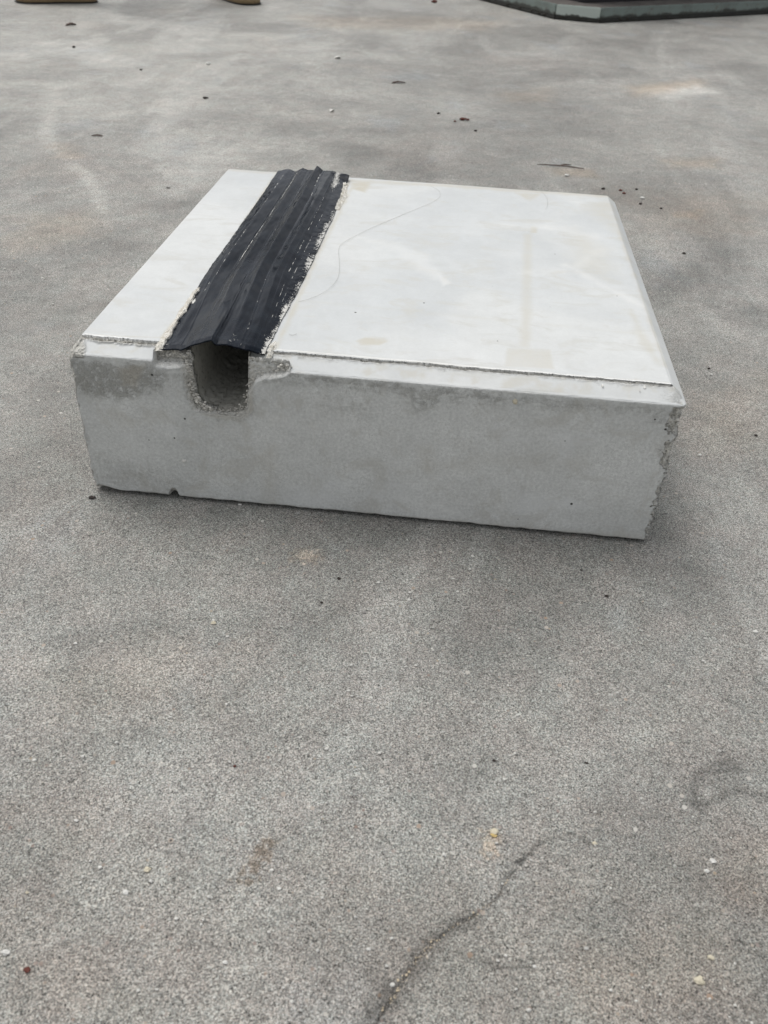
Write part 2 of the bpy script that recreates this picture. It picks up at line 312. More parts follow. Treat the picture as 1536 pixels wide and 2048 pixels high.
for (u, v, r) in [(848, 606, .0009), (1234, 592, .0006), (995, 682, .0006), (1110, 508, .0007), (711, 625, .0010)]:
    hx, hy = at(u, v, .147); dn = t.n('ShaderNodeVectorMath', operation='DISTANCE'); t.put(dn.inputs[0], t.geo); dn.inputs[1].default_value = (hx, hy, .147)
    hole = t.math('MAXIMUM', hole, t.ramp(dn.outputs['Value'], r * .7, r * 1.25, 1, 0))
col = t.mix(hole, col, (.05, .048, .043))
h = t.math('ADD', t.math('MULTIPLY', n3, .10), t.math('MULTIPLY', hole, -1.2)); h = t.math('ADD', h, t.math('MULTIPLY', n2, .25))
nrm = t.bump(h, .0008, .5); nrm = t.bump(t.math('MULTIPLY', t.math('MAXIMUM', a[1], t.math('MULTIPLY', d1, .35)), t.math('ADD', t.noise(330, 4, .75), t.ramp(t.vor(260), 0, .5))), .0022, 1.0, nrm)
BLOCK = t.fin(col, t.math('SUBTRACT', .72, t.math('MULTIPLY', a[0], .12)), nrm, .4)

# ---------------------------------------------------------------- block body
W, D, H1, H2, CF, CR, CL = .5, .508, .1394, .147, .0192, .0104, .0060
def lin(spans):
    o = []
    for a0, b0, s0 in spans: o.append(np.linspace(a0, b0, max(2, int(round((b0 - a0) / s0)) + 1))[:-1])
    o.append([spans[-1][1]]); return np.concatenate(o)
xs = lin([(0, CL, .0008), (CL, .03, .0009), (.03, .065, .0014), (.065, .101, .0007), (.101, .150, .00122), (.150, .195, .0007), (.195, .47, .0012), (.47, W - CR, .0009), (W - CR, W, .0008)])
ys = lin([(0, CF - .0048, .0010), (CF - .0048, CF + .0028, .00038), (CF + .0028, .035, .0010), (.035, .49, .0030), (.49, D, .0010)])
zs = lin([(0, .012, .0008), (.012, .085, .0012), (.085, H1, .0008), (H1, H2, .0009)])
V = []; F = []; G = []; off = 0
def sheet(A, B, fn, flip, g):
    global off
    a2, b2 = np.meshgrid(A, B, indexing='ij'); V.append(np.stack(fn(a2.ravel(), b2.ravel()), 1)); F.append(gridfaces(len(A), len(B), flip) + off)
    G.append(np.full((len(A) - 1) * (len(B) - 1), g)); off += len(A) * len(B)
one = np.ones_like
sheet(xs, ys, lambda p, q: (p, q, one(p) * H2), False, 0)
sheet(xs, zs, lambda p, q: (p, q * 0, q), False, 1)
sheet(xs, zs, lambda p, q: (p, one(p) * D, q), True, 2)
sheet(ys, zs, lambda p, q: (p * 0, p, q), True, 3)
sheet(ys, zs, lambda p, q: (one(p) * W, p, q), False, 4)
sheet(xs, ys, lambda p, q: (p, q, p * 0), True, 5)
V = np.concatenate(V); F = np.concatenate(F); G = np.concatenate(G)
key = np.round(V * 1e7).astype(np.int64); _, idx, inv = np.unique(key, axis=0, return_index=True, return_inverse=True)
V = V[idx]; F = inv.ravel()[F]
V0 = V.copy(); x0, y0, z0 = V0.T
U = [(.1008, .156), (.1010, .149), (.1020, .138), (.1028, .127), (.1036, .114), (.1042, .1065), (.1070, .1005), (.1140, .0965), (.1250, .0948), (.1370, .0956), (.1445, .0985), (.1474, .1040), (.1480, .1150), (.1488, .130), (.1492, .141), (.1500, .149), (.1502, .156)]
def plane_cut(n, d, mask=None):
    """push whatever lies beyond the (rough) plane n.p = d back onto it"""
    global V
    n = np.array(n, float); n /= np.linalg.norm(n); s = V @ n - d; s = np.maximum(s, 0)
    if mask is not None: s = s * mask
    V = V - s[:, None] * n; return s
NF = fbm(x0 * 160, y0 * 160, z0 * 160, 3); NM = fbm(x0 * 60, y0 * 60, z0 * 60, 3); NH = perlin(x0 * 420, y0 * 420, z0 * 420); NL = fbm(x0 * 14, y0 * 14, z0 * 14, 2)
broken = np.zeros(len(V))
def chamfer(p0, n): plane_cut(n, np.dot(np.array(p0, float), np.array(n, float) / np.linalg.norm(n)))
chamfer((W, 0, H1), (H2 - H1, 0, CR)); chamfer((0, 0, H1), (-(H2 - H1), 0, CL)); chamfer((0, 0, H1), (0, -(H2 - H1), CF))
# vertical edges, knocked about
zc = z0
def bumpf(c, wd, v): return np.exp(-((v - c) / wd) ** 2)
wr = .0016 + .0085 * ss(.010, 0, np.abs(zc - .126) - .007) + .0062 * ss(.010, 0, np.abs(zc - .095) - .008) + .0022 * bumpf(.05, .02, zc) + .002 * NM
wr = np.maximum(wr, .0006) * np.where(z0 > H1 - .001, .55, 1)
s = plane_cut((1, -1.0, .0), (W - wr) / math.sqrt(2) + (.0030 * NF + .0016 * NH) * (wr > .0018) + .0004 * NH); broken = np.maximum(broken, ss(.00005, .0008, s) * (wr > .0016) * (z0 < H1 + .001))
wl = .0012 + .0022 * bumpf(.118, .012, zc) + .0022 * bumpf(.002, .01, zc) + .0015 * NM
s = plane_cut((-1, -1.0, 0), (-wl) / math.sqrt(2) + .0011 * NF + .0004 * NH); broken = np.maximum(broken, ss(.0001, .0009, s))
# top left front corner broken off
s = plane_cut((-.75, -.55, .62), np.dot((0.0058, .0062, .1436), np.array((-.75, -.55, .62)) / np.linalg.norm((-.75, -.55, .62))) + .0016 * NF + .0005 * NH, (x0 < .03) * 1.0); broken = np.maximum(broken, ss(.0001, .0010, s))
cm_ = ss(.015, .010, x0 + .004 * NM + .3 * (y0 - .006)) * (y0 < CF + .001) * (z0 > H1 - .003); V[:, 2] -= cm_ * (.0012 + .0018 * NF + .0010 * NH) * (z0 > H1); V[:, 1] += cm_ * (.0006 + .0010 * NF) * (y0 < .002); broken = np.maximum(broken, .95 * cm_)
# small chips: far right corner, bottom edge, bottom notches
s = plane_cut((.7, .7, 1), np.dot((W - .007, D - .002, H2 - .001), np.array((.7, .7, 1)) / np.linalg.norm((.7, .7, 1))) + .0008 * NM)
wb = .0040 + .0010 * NM + .0004 * NF + .0035 * bumpf(.006, .010, x0)
s = plane_cut((0, -1, -.9), (-wb) / 1.35); 
nx, nz = atf(349, 992)
s = plane_cut((0, -1, -.8), (-.0075 * np.sqrt(np.maximum(1 - ((x0 - nx - .0006 * NM) / .0045) ** 2, 0)) - .0022 + .0012 * NF) / 1.28, (np.abs(x0 - nx) < .006) * 1.0); broken = np.maximum(broken, .8 * ss(.0002, .001, s) * (np.abs(x0 - nx) < .006))
# chamfer arris gets tiny nicks
s = plane_cut((0, -1, 1), np.dot((0, 0, H1), np.array((0, -1, 1)) / math.sqrt(2)) - .0004 + .0005 * np.minimum(NM, .3) + .0003 * NF)
# raised lip of the top skin and the crevice below it
yl = CF + .0006 * fbm(x0 * 90, .5, .5, 4) + .0004 * perlin(x0 * 700, 0, .2) + .0016 * ss(.03, .0, x0) + .0012 * bumpf(.285, .02, x0) * 0
top = (z0 > H2 - 1e-6)
lft = (x0 < .08) * 1.0
e = V[:, 1] - yl
gdep = (.0010 + .0022 * np.abs(fbm(x0 * 110, .1, .7, 3)) + .0014 * lft) * (1 - .72 * ss(.36, .48, x0))
gw = .0017 + .0011 * fbm(x0 * 100, .9, .1, 3) + .0012 * lft
prof = np.where(e < 0, ss(-gw - .0010, -gw * .5, e), 0) * top * (x0 > CL) * (x0 < W - CR)
V[:, 2] -= prof * gdep * (1 + .5 * NH)
broken = np.maximum(broken, ss(.35, .9, prof) * .9); broken = np.maximum(broken, ss(-gw * 2.0 - .0012, -gw, e + .0012 * NF) * (e < 0) * top * (.55 * lft + .25))
lip = np.where(e >= 0, ss(.0045, 0, e), 0) * top * (x0 > CL + .002) * (x0 < W - CR + .001)
V[:, 2] += lip * (.0008 + .0004 * fbm(x0 * 70, .2, .2, 3)); V[:, 1] -= lip * ss(.0012, 0, e) * (.0010 + .0005 * perlin(x0 * 500, 3.1, .4))
# crevice along the right chamfer (thin)
e2 = (W - CR + .0002 * NM) - x0; pr2 = np.exp(-((e2 + .0006) / .0007) ** 2) * top * (y0 > CF - .002) * (1 - .5 * ss(.1, .3, y0)); V[:, 2] -= .0007 * pr2
# broken concrete round the mouth of the channel: the front face is set back there
def yback(px, pz):
    d = sdpoly(px, pz, U); nz1 = fbm(px * 130, .4, pz * 130, 4); nz2 = fbm(px * 420, 2.4, pz * 420, 2)
    wl_ = .0085 * ss(.1255, .113, px) + .0018
    wl_ = np.where(pz < .0945, .0018, wl_) * np.where(px > .125, 0, 1) + np.where(px >= .125, .0022, 0)
    m1 = ss(wl_ + .0022 * nz1, wl_ * .35 + .0022 * nz1 - .0008, d)
    left = m1 * (.0042 + .0026 * nz1 + .0024 * nz2 + .004 * ss(.008, 0, d) * (px < .12)) * np.where(px < .12, 1, .5)
    zl = np.interp(px, [.140, .1508, .1560, .1665, .1790, .1850, .1880], [.108, .118, .1285, .1330, .1355, .1400, .1500]) + .0012 * nz1
    m2 = ss(-.0010, .0012, pz - zl) * ss(.187, .1835, px + .0008 * nz1) * (px > .135)
    right = m2 * (.0078 + .0012 * fbm(px * 90, .1, pz * 90, 3) + .0016 * ss(.170, .186, px) * nz1 * 2 + .0012 * nz2 - .003 * ss(.176, .186, px))
    m3 = ss(.1335 + .0015 * nz1, .1375 + .0015 * nz1, pz) * ss(.0715, .0735, px + .0006 * nz1) * (px < .115)
    l2 = m3 * (.0115 + .0035 * nz1 + .0022 * nz2)
    return np.maximum(np.maximum(left, right), l2), np.maximum(np.maximum(m1, .55 * m2 * (1 - .5 * ss(.1, .5, nz1))), m3)
fr = (y0 < .03) & (z0 > .08) & (x0 > .06) & (x0 < .20)
yb = np.zeros(len(V)); mb = np.zeros(len(V)); yb[fr], mb[fr] = yback(x0[fr], np.where(top, H2, z0)[fr] * 1.0)
ext = fr & (V[:, 1] < yb)
V[:, 1] = np.where(fr, np.maximum(V[:, 1], yb), V[:, 1]); broken = np.maximum(broken, np.where(fr, mb * np.where(top, (y0 < yb + .001) * 1.0, 1), 0))
# where the chamfer is gone the face runs up to the lip
up = fr & (mb > .3) & (z0 > H1 - .004) & (y0 < .001); V[up, 2] = np.maximum(V[up, 2], z0[up] - .0003)
up = fr & top & ext; V[up, 2] = np.maximum(V[up, 2], H2 - .0007)
# hollows, undulation
V[:, 2] += .00035 * NL * top; V[:, 1] += .0004 * NL * (y0 < 1e-6)
V[:, 2] = np.maximum(V[:, 2] + .0022 * (z0 < 1e-6), .0020)
# cut the mouth and the trench
fc = V0[F].mean(1); ui = inside(fc[:, 0], fc[:, 2], U)
kill = (G == 1) & ui | ((G == 0) & (fc[:, 0] > .101) & (fc[:, 0] < .150))
keep = ~kill; bv = np.intersect1d(F[kill & (G < 3)].ravel(), F[keep].ravel()); bv = bv[(z0[bv] < H2 - .0002)]
Pu = np.array(U)
for i in bv:
    best = None
    for (ax, az), (bx, bz) in zip(U[:-1], U[1:]):
        dx, dz = bx - ax, bz - az; tt = min(1, max(0, ((x0[i] - ax) * dx + (z0[i] - az) * dz) / (dx * dx + dz * dz))); qx, qz = ax + tt * dx, az + tt * dz
        dd = math.hypot(qx - x0[i], qz - z0[i])
        if best is None or dd < best[0]: best = (dd, qx, qz)
    if best[0] < .0012: V[i, 0] = best[1]; V[i, 2] = min(best[2], H2)
F2 = F[keep]; used = np.unique(F2); rm = np.full(len(V), -1); rm[used] = np.arange(len(used)); F2 = rm[F2]
Vb = V[used]; x0u, y0u, z0u = x0[used], y0[used], z0[used]; bru = broken[used]
topu = (z0u > H2 - 1e-6) | (z0u > H1 + 1e-5)
white_a = np.where(topu, 1.0, 0.0) * np.where((mb[used] > .4) & (y0u < .014), .15, 1)
# stains and tone bands painted in real positions
def PT(pts): return [at(u, v, H2) for u, v in pts]
def PF(pts): return [atf(u, v) for u, v in pts]
dark = np.zeros(len(Vb)); tan = np.zeros(len(Vb)); scuff = np.zeros(len(Vb)); isf = (y0u < 1e-6) & (z0u < H1 + 1e-4); ist = z0u > H2 - 1e-6
w1 = fbm(x0u * 60, y0u * 60, z0u * 60, 4); w2 = fbm(x0u * 220, y0u * 220, z0u * 220, 3)
def tp(arr, pts, soft, amt, rag=.5, line=None):
    q = PT(pts); d = (polydist(x0u, y0u, q) - line if line is not None else sdpoly(x0u, y0u, q)) + soft * rag * w1
    np.maximum(arr, np.minimum(1, 1.5 * amt) * (1 - ss(-soft, soft, d)) * ist, out=arr)
def fp(arr, pts, soft, amt, rag=.5, line=None):
    q = PF(pts); d = (polydist(x0u, z0u, q) - line if line is not None else sdpoly(x0u, z0u, q)) + soft * rag * w1 + soft * .3 * w2
    np.maximum(arr, amt * (1 - ss(-soft, soft, d)) * isf, out=arr)
tp(tan, [(712, 682), (730, 675), (770, 676), (778, 683), (760, 690), (722, 691)], .0018, .55, .3)
tp(tan, [(1014, 696), (1100, 700), (1108, 738), (1010, 732)], .0018, .30, .2); tp(tan, [(1056, 470), (1054, 560), (1052, 640), (1050, 690)], .004, .32, .4, .004); tp(tan, [(1062, 452), (1075, 455), (1074, 466), (1060, 466)], .002, .5)
tp(tan, [(700, 362), (900, 372), (1210, 392)], .006, .45, .8, .006); tp(tan, [(702, 366), (745, 362), (730, 385), (704, 378)], .004, .75, .5); tp(tan, [(1030, 385), (1080, 388), (1060, 402)], .004, .5, .6)
tp(tan, [(460, 340), (552, 346)], .005, .35, .6, .005); tp(tan, [(1222, 400), (1240, 470), (1275, 560), (1330, 730)], .004, .40, .8, .002); tp(tan, [(1225, 395), (1170, 420), (1245, 470)], .02, .35, .5)
tp(tan, [(706, 372), (640, 500), (552, 697)], .0030, .50, .8, .002); tp(tan, [(550, 350), (480, 460), (380, 615), (322, 690)], .003, .45, .8, .002)
tp(tan, [(175, 668), (250, 673), (320, 675), (350, 640)], .0020, .50, .6, .0005); tp(tan, [(560, 700), (800, 722), (1100, 748), (1335, 765)], .0015, .30, .6, .001)
tp(tan, [(590, 600), (800, 620), (1000, 640), (1300, 670)], .004, .22, .8, .001); tp(tan, [(1150, 460), (1215, 500), (1215, 560), (1150, 530)], .02, .28, .5); tp(tan, [(1262, 620), (1310, 700), (1320, 730), (1280, 690)], .005, .35, .8)
tp(scuff, [(720, 475), (790, 485), (850, 512), (890, 555), (870, 560), (810, 520)], .010, .20, .9); tp(scuff, [(870, 540), (905, 566), (885, 572)], .003, .28, .8); tp(scuff, [(1060, 545), (1140, 540), (1200, 500)], .012, .20, .8, .002); tp(scuff, [(1130, 530), (1210, 572), (1285, 612)], .010, .30, .7, .002); tp(scuff, [(1030, 450), (1120, 460), (1200, 475)], .014, .24, .8, .004); tp(scuff, [(555, 699), (830, 723), (1100, 748), (1340, 768)], .0012, .8, .5, .0008)
tp(scuff, [(170, 669), (250, 678), (315, 690)], .0018, .8, .6, .0015); tp(scuff, [(345, 655), (370, 620), (395, 590)], .0018, .8, .6, .0015)
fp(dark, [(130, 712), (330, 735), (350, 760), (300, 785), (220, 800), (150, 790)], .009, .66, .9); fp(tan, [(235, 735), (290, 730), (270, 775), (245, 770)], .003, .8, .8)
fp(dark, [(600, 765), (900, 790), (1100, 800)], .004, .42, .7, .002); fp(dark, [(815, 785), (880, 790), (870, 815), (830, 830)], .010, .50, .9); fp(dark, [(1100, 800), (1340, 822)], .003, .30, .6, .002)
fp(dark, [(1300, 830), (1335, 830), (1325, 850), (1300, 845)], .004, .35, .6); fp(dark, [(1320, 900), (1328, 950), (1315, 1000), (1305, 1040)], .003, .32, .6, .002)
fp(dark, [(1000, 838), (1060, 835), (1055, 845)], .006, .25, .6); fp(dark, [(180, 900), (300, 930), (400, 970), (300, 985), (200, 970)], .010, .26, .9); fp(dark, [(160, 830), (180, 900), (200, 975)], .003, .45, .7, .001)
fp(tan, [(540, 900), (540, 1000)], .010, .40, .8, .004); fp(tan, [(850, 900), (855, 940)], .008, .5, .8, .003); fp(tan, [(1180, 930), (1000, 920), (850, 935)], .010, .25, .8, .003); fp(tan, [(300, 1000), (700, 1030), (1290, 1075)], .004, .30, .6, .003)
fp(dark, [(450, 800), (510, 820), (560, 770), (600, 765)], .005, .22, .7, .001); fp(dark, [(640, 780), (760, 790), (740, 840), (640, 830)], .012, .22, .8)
fp(dark, [(330, 742), (600, 765), (900, 792), (1360, 825)], .007, .42, .9, .004); fp(dark, [(580, 752), (700, 765), (1000, 795)], .008, .65, .9, .003)  # darker bands across the front just below the slanted edge
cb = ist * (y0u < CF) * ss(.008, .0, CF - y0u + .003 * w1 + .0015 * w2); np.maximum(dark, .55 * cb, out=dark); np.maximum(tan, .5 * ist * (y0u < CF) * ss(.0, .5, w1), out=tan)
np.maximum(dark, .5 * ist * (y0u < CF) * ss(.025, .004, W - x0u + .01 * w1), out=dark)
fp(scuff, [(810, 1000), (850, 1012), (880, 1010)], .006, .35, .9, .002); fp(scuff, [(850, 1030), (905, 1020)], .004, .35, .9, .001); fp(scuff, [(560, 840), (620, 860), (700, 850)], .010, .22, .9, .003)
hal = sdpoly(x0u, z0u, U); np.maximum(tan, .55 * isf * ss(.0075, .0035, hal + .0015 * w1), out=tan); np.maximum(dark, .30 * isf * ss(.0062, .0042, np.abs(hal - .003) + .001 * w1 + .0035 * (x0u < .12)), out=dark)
tan *= (1 - .6 * bru)
# channel walls and floor
def resample(p, st):
    p = np.array(p); L = np.concatenate([[0], np.cumsum(np.hypot(*np.diff(p, axis=0).T))]); n = int(L[-1] / st) + 2; s = np.linspace(0, L[-1], n)
    return np.stack([np.interp(s, L, p[:, 0]), np.interp(s, L, p[:, 1])], 1)
Uc = [p for p in U if p[1] < .1495]; Ur = resample(Uc, .0008); yr, _ = yback(Ur[:, 0], Ur[:, 1]); cy = lin([(0, .03, .0008), (.03, .2, .0025), (.2, 1, .02)])
yy = yr[:, None] + (D - yr[:, None]) * cy[None, :]; cx = np.repeat(Ur[:, :1], len(cy), 1); cz = np.repeat(Ur[:, 1:], len(cy), 1)
cen = np.array([.1255, .125]); nzc = fbm(cx * 120, yy * 90, cz * 120, 3) * .0006 * ss(0, .004, yy - yr[:, None]) * (1 + 1.2 * ss(.104, .098, cz)); ang = np.arctan2(cz - cen[1], cx - cen[0])
cx = cx - np.cos(ang) * np.abs(nzc) * 1.2; cz = cz - np.sin(ang) * np.abs(nzc) * 1.2
Vc = np.stack([cx.ravel(), yy.ravel(), cz.ravel()], 1); Fc = gridfaces(len(Ur), len(cy)) + len(Vb)
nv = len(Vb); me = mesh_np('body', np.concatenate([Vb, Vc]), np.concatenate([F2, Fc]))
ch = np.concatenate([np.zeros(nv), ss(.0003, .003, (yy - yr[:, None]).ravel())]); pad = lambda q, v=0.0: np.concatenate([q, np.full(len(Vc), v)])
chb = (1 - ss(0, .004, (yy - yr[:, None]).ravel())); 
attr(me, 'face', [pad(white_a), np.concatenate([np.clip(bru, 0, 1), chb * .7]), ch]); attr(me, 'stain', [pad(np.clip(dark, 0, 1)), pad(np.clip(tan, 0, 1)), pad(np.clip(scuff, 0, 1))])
blk = tag(empty('concrete_block'), 'thick pale grey concrete block with chipped edges, open channel and black plastic strip', 'concrete block')
link('body', me, BLOCK, blk)

# ---------------------------------------------------------------- black plastic strip over the channel
t = NT('black_plastic')
a = t.attr('splash_glint'); n1 = t.noise(60, 4, .6); gn = t.mapping((900, 14, 200), (0, 0, R(1.5))); sc = t.noise(1.0, 4, .65, gn); sc2 = t.noise(1.0, 3, .6, t.mapping((420, 90, 100), (0, 0, R(35))))
col = t.mix(t.ramp(n1, .4, .68), (.0020, .0042, .0085), (.006, .010, .016))
col = t.mix(t.ramp(sc, .58, .74, 0, .18), col, (.035, .042, .053))
col = t.mix(t.math('MULTIPLY', a[2], t.ramp(t.noise(9, 3), .25, .6)), col, (.060, .066, .077))  # grey areas, plus rib highlights painted into the colour
cm = t.ramp(t.math('ADD', t.noise(520, 4, .75), t.math('MULTIPLY', a[0], .62)), .80, .84)
sm2 = t.ramp(t.math('ADD', t.math('ADD', t.noise(1.0, 4, .7, t.mapping((700, 120, 300))), 0.0), t.math('MULTIPLY', a[1], .62)), .80, .90)
cm = t.math('MAXIMUM', cm, t.math('MULTIPLY', sm2, .9))
col = t.mix(cm, col, t.mix(t.noise(200), (.50, .49, .45), (.70, .69, .65)))
rx, ry = at(502, 650, .155); dn = t.n('ShaderNodeVectorMath', operation='DISTANCE'); t.put(dn.inputs[0], t.mapping((1, .45, 0), (0, 0, R(14)))); 
rv = Matrix.Rotation(R(14), 3, 'Z') @ Vector((rx, .45 * ry, 0)); dn.inputs[1].default_value = rv
rgh = t.math('ADD', t.ramp(n1, .35, .7, .12, .26), t.math('MULTIPLY', cm, .4)); rgh = t.math('ADD', rgh, t.math('MULTIPLY', a[2], .22))
STRIP = t.fin(col, rgh, t.bump(t.math('ADD', t.math('ADD', t.math('MULTIPLY', sc, .25), t.math('MULTIPLY', sc2, .08)), t.math('MULTIPLY', cm, .8)), .0005, .4), .07)

U_ = lin([(0, 1, .0052)]); nv_ = 440; vv = np.linspace(0, 1, nv_)
uu, v2 = np.meshgrid(U_, vv, indexing='ij')
px_f = [.0762, .0850, .0945, .1040, .1130, .1218, .1256, .1340, .1425, .1505, .1575, .1625]; pz_f = [.1479, .1492, .1502, .1556, .1585, .1628, .1588, .1584, .1566, .1540, .1505, .1484]
px_b = [.0705, .0780, .0850, .0925, .1030, .1110, .1170, .1215, .1290, .1410, .1500, .1640]; pz_b = [.1492, .1512, .1524, .1502, .1548, .1530, .1535, .1590, .1535, .1540, .1492, .1490]
px_m = [.0715, .0780, .0838, .0940, .1042, .1120, .1180, .1240, .1320, .1408, .1535, .1660]; pz_m = [.1486, .1500, .1518, .1500, .1552, .1532, .1560, .1580, .1540, .1562, .1508, .1484]
sU = np.linspace(0, 1, 12)
def prof(px, pz): return np.interp(uu, sU, px), np.interp(uu, sU, pz)
xf, zf = prof(px_f, pz_f); xb_, zb_ = prof(px_b, pz_b); xm, zm = prof(px_m, pz_m)
wf = ss(.38, 0, v2); wbk = ss(.75, 1, v2); wm = 1 - wf - wbk
sx = xf * wf + xb_ * wbk + xm * wm; sz = zf * wf + zb_ * wbk + zm * wm
yfr = np.interp(U_, [0, .2, .5, .55, .8, 1], [.0072, .0050, .0020, .0035, .0060, .0130]) + .0007 * fbm(U_ * 18, .4, .1, 3)
ybk = D - .001 - np.interp(U_, [0, .9, 1], [0, 0, .010]) + .0012 * fbm(U_ * 9, 2.4, .1, 3)
sy = yfr[:, None] + (ybk - yfr)[:, None] * v2
edge = np.minimum(uu, 1 - uu)
sx = sx + .0007 * fbm(sy * 60, uu * 0, .3, 4) * ss(.12, 0, edge) * np.where(uu > .5, 1.3, .6) + .0010 * fbm(sy * 22, uu * 2, 4.3, 3) * .5
sz = sz + .00065 * fbm(sy * 18, uu * 8, .8, 3) + .0005 * fbm(sy * 140, uu * 22, 4.8, 3) * (ss(.13, .0, edge) + ss(.93, 1, v2) * .8 + ss(.08, 0, v2) * .4) + .0009 * np.exp(-((v2 - .33) / .05) ** 2) * np.exp(-((uu - .25) / .12) ** 2) * -1
sz += .0040 * ss(.972, 1, v2) * ss(.80, .97, uu) + .0022 * np.exp(-((v2 - .985) / .010) ** 2) * np.exp(-((uu - .9) / .05) ** 2)      # the torn, curled far corner
sz += -.0012 * ss(.012, 0, v2)
sz += .00110 * (np.interp(uu, sU, [0, .6, .1, 0, .9, .25, .1, 1, .0, 1, 0, .1]) - .3) * (1 - .35 * ss(.10, 0, v2)) * (1 - .5 * ss(.9, 1, v2))
ribs = np.zeros_like(uu)
for c, a_ in [(.165, .5), (.30, .6), (.345, -.4), (.49, .7), (.515, -.5), (.62, .3), (.73, .6), (.75, -.3), (.86, .5), (.885, -.4)]: ribs += a_ * np.exp(-((uu - c - .004 * fbm(sy * 6, c * 9, .2, 2)) / .0055) ** 2)
sz += .00060 * ribs * (1 - .4 * ss(.2, 0, v2))
Tp = np.stack([sx, sy, sz], -1); Bt = Tp.copy(); Bt[..., 2] -= .0011
nu = len(U_); Vt = np.concatenate([Tp.reshape(-1, 3), Bt.reshape(-1, 3)]); q = nu * nv_
Fs = [gridfaces(nu, nv_), gridfaces(nu, nv_, True) + q]
i = np.arange(nv_ - 1); Fs.append(np.stack([i, i + 1, i + 1 + q, i + q], 1)); j = (nu - 1) * nv_ + i; Fs.append(np.stack([j + 1, j, j + q, j + 1 + q], 1))
k = np.arange(nu - 1) * nv_; Fs.append(np.stack([k + nv_, k, k + q, k + nv_ + q], 1)); k2 = k + nv_ - 1; Fs.append(np.stack([k2, k2 + nv_, k2 + nv_ + q, k2 + q], 1))
me = mesh_np('plastic_strip', Vt, np.concatenate(Fs))
sp = np.zeros_like(uu); ln = np.zeros_like(uu); gr = np.zeros_like(uu); cl = fbm(sy * 25, uu * 4, .1, 3); c2 = fbm(sy * 60, uu * 9, 1.1, 3)
sp = np.maximum(sp, .72 * ss(.915, 1.0, uu + .03 * cl) * ss(.82, .7, v2) * (.75 + .4 * cl)); sp = np.maximum(sp, .75 * ss(.86, 1.0, uu + .03 * cl) * ss(.13, .02, v2))
sp = np.maximum(sp, .75 * np.exp(-((v2 - .185) / .016) ** 2 - ((uu - .055) / .028) ** 2)); sp = np.maximum(sp, .60 * ss(.05, 0, uu + .01 * cl) * ss(.30, .05, v2)); sp = np.maximum(sp, .36 * ss(.18, .0, uu) * ss(.3, .0, v2))
sp = np.maximum(sp, .60 * np.exp(-((uu - .90 - .02 * cl) / .045) ** 2) * ss(.80, .93, v2)); sp = np.maximum(sp, .40 * np.exp(-((v2 - .02) / .03) ** 2 - ((uu - .66) / .05) ** 2))
def line(c0, c1, v0, v1, wd, amt):
    c = c0 + (c1 - c0) * (v2 - v0) / (v1 - v0); return amt * np.exp(-((uu - c - .002 * cl) / wd) ** 2) * ss(v0 - .02, v0 + .02, v2) * ss(v1 + .02, v1 - .02, v2)
for L_ in [(.30, .325, .36, .98, .0045, .92), (.165, .165, .22, .58, .006, .62), (.10, .17, .16, .40, .005, .6), (.16, .155, .72, .96, .007, .70), (.52, .50, .40, .99, .008, .42), (.73, .72, .75, .97, .008, .62), (.735, .73, .02, .30, .006, .50), (.78, .76, .30, .80, .004, .35), (.90, .865, .05, .80, .0035, .72), (.93, .91, .10, .7, .003, .7), (.33, .30, .02, .25, .004, .35), (.74, .74, .0, .1, .01, .5)]: ln = np.maximum(ln, line(*L_))
ln = ln * (.82 + .5 * c2)
gr = ss(.80, 1, v2) * ss(.55, .1, uu) * .9 + .25 * ss(.2, .05, v2) + .8 * np.exp(-((v2 - .36) / .05) ** 2 - ((uu - .48) / .10) ** 2) + .6 * np.exp(-((v2 - .03) / .03) ** 2 - ((uu - .66) / .08) ** 2)
for c, a_ in [(.30, .6), (.345, .35), (.49, .75), (.62, .4), (.73, .6), (.75, .35), (.86, .5), (.09, .4), (.165, .4)]: gr = np.maximum(gr, (a_ + .4 * cl) * np.exp(-((uu - c - .004 * fbm(sy * 6, c * 9, .2, 2)) / .0035) ** 2))  # grey crease lines that paint highlights along the ribs into the colour
cat2 = lambda m_: np.concatenate([m_.ravel(), m_.ravel() * 0])
attr(me, 'splash_glint', [cat2(np.clip(sp, 0, 1)), cat2(np.clip(ln, 0, 1)), cat2(np.clip(gr, 0, 1))])
st_o = link('plastic_strip', me, STRIP, blk, smooth=False); st_o['label'] = 'ribbed black plastic strip smeared with cement'
try: me.shade_smooth() if False else None
except Exception: pass

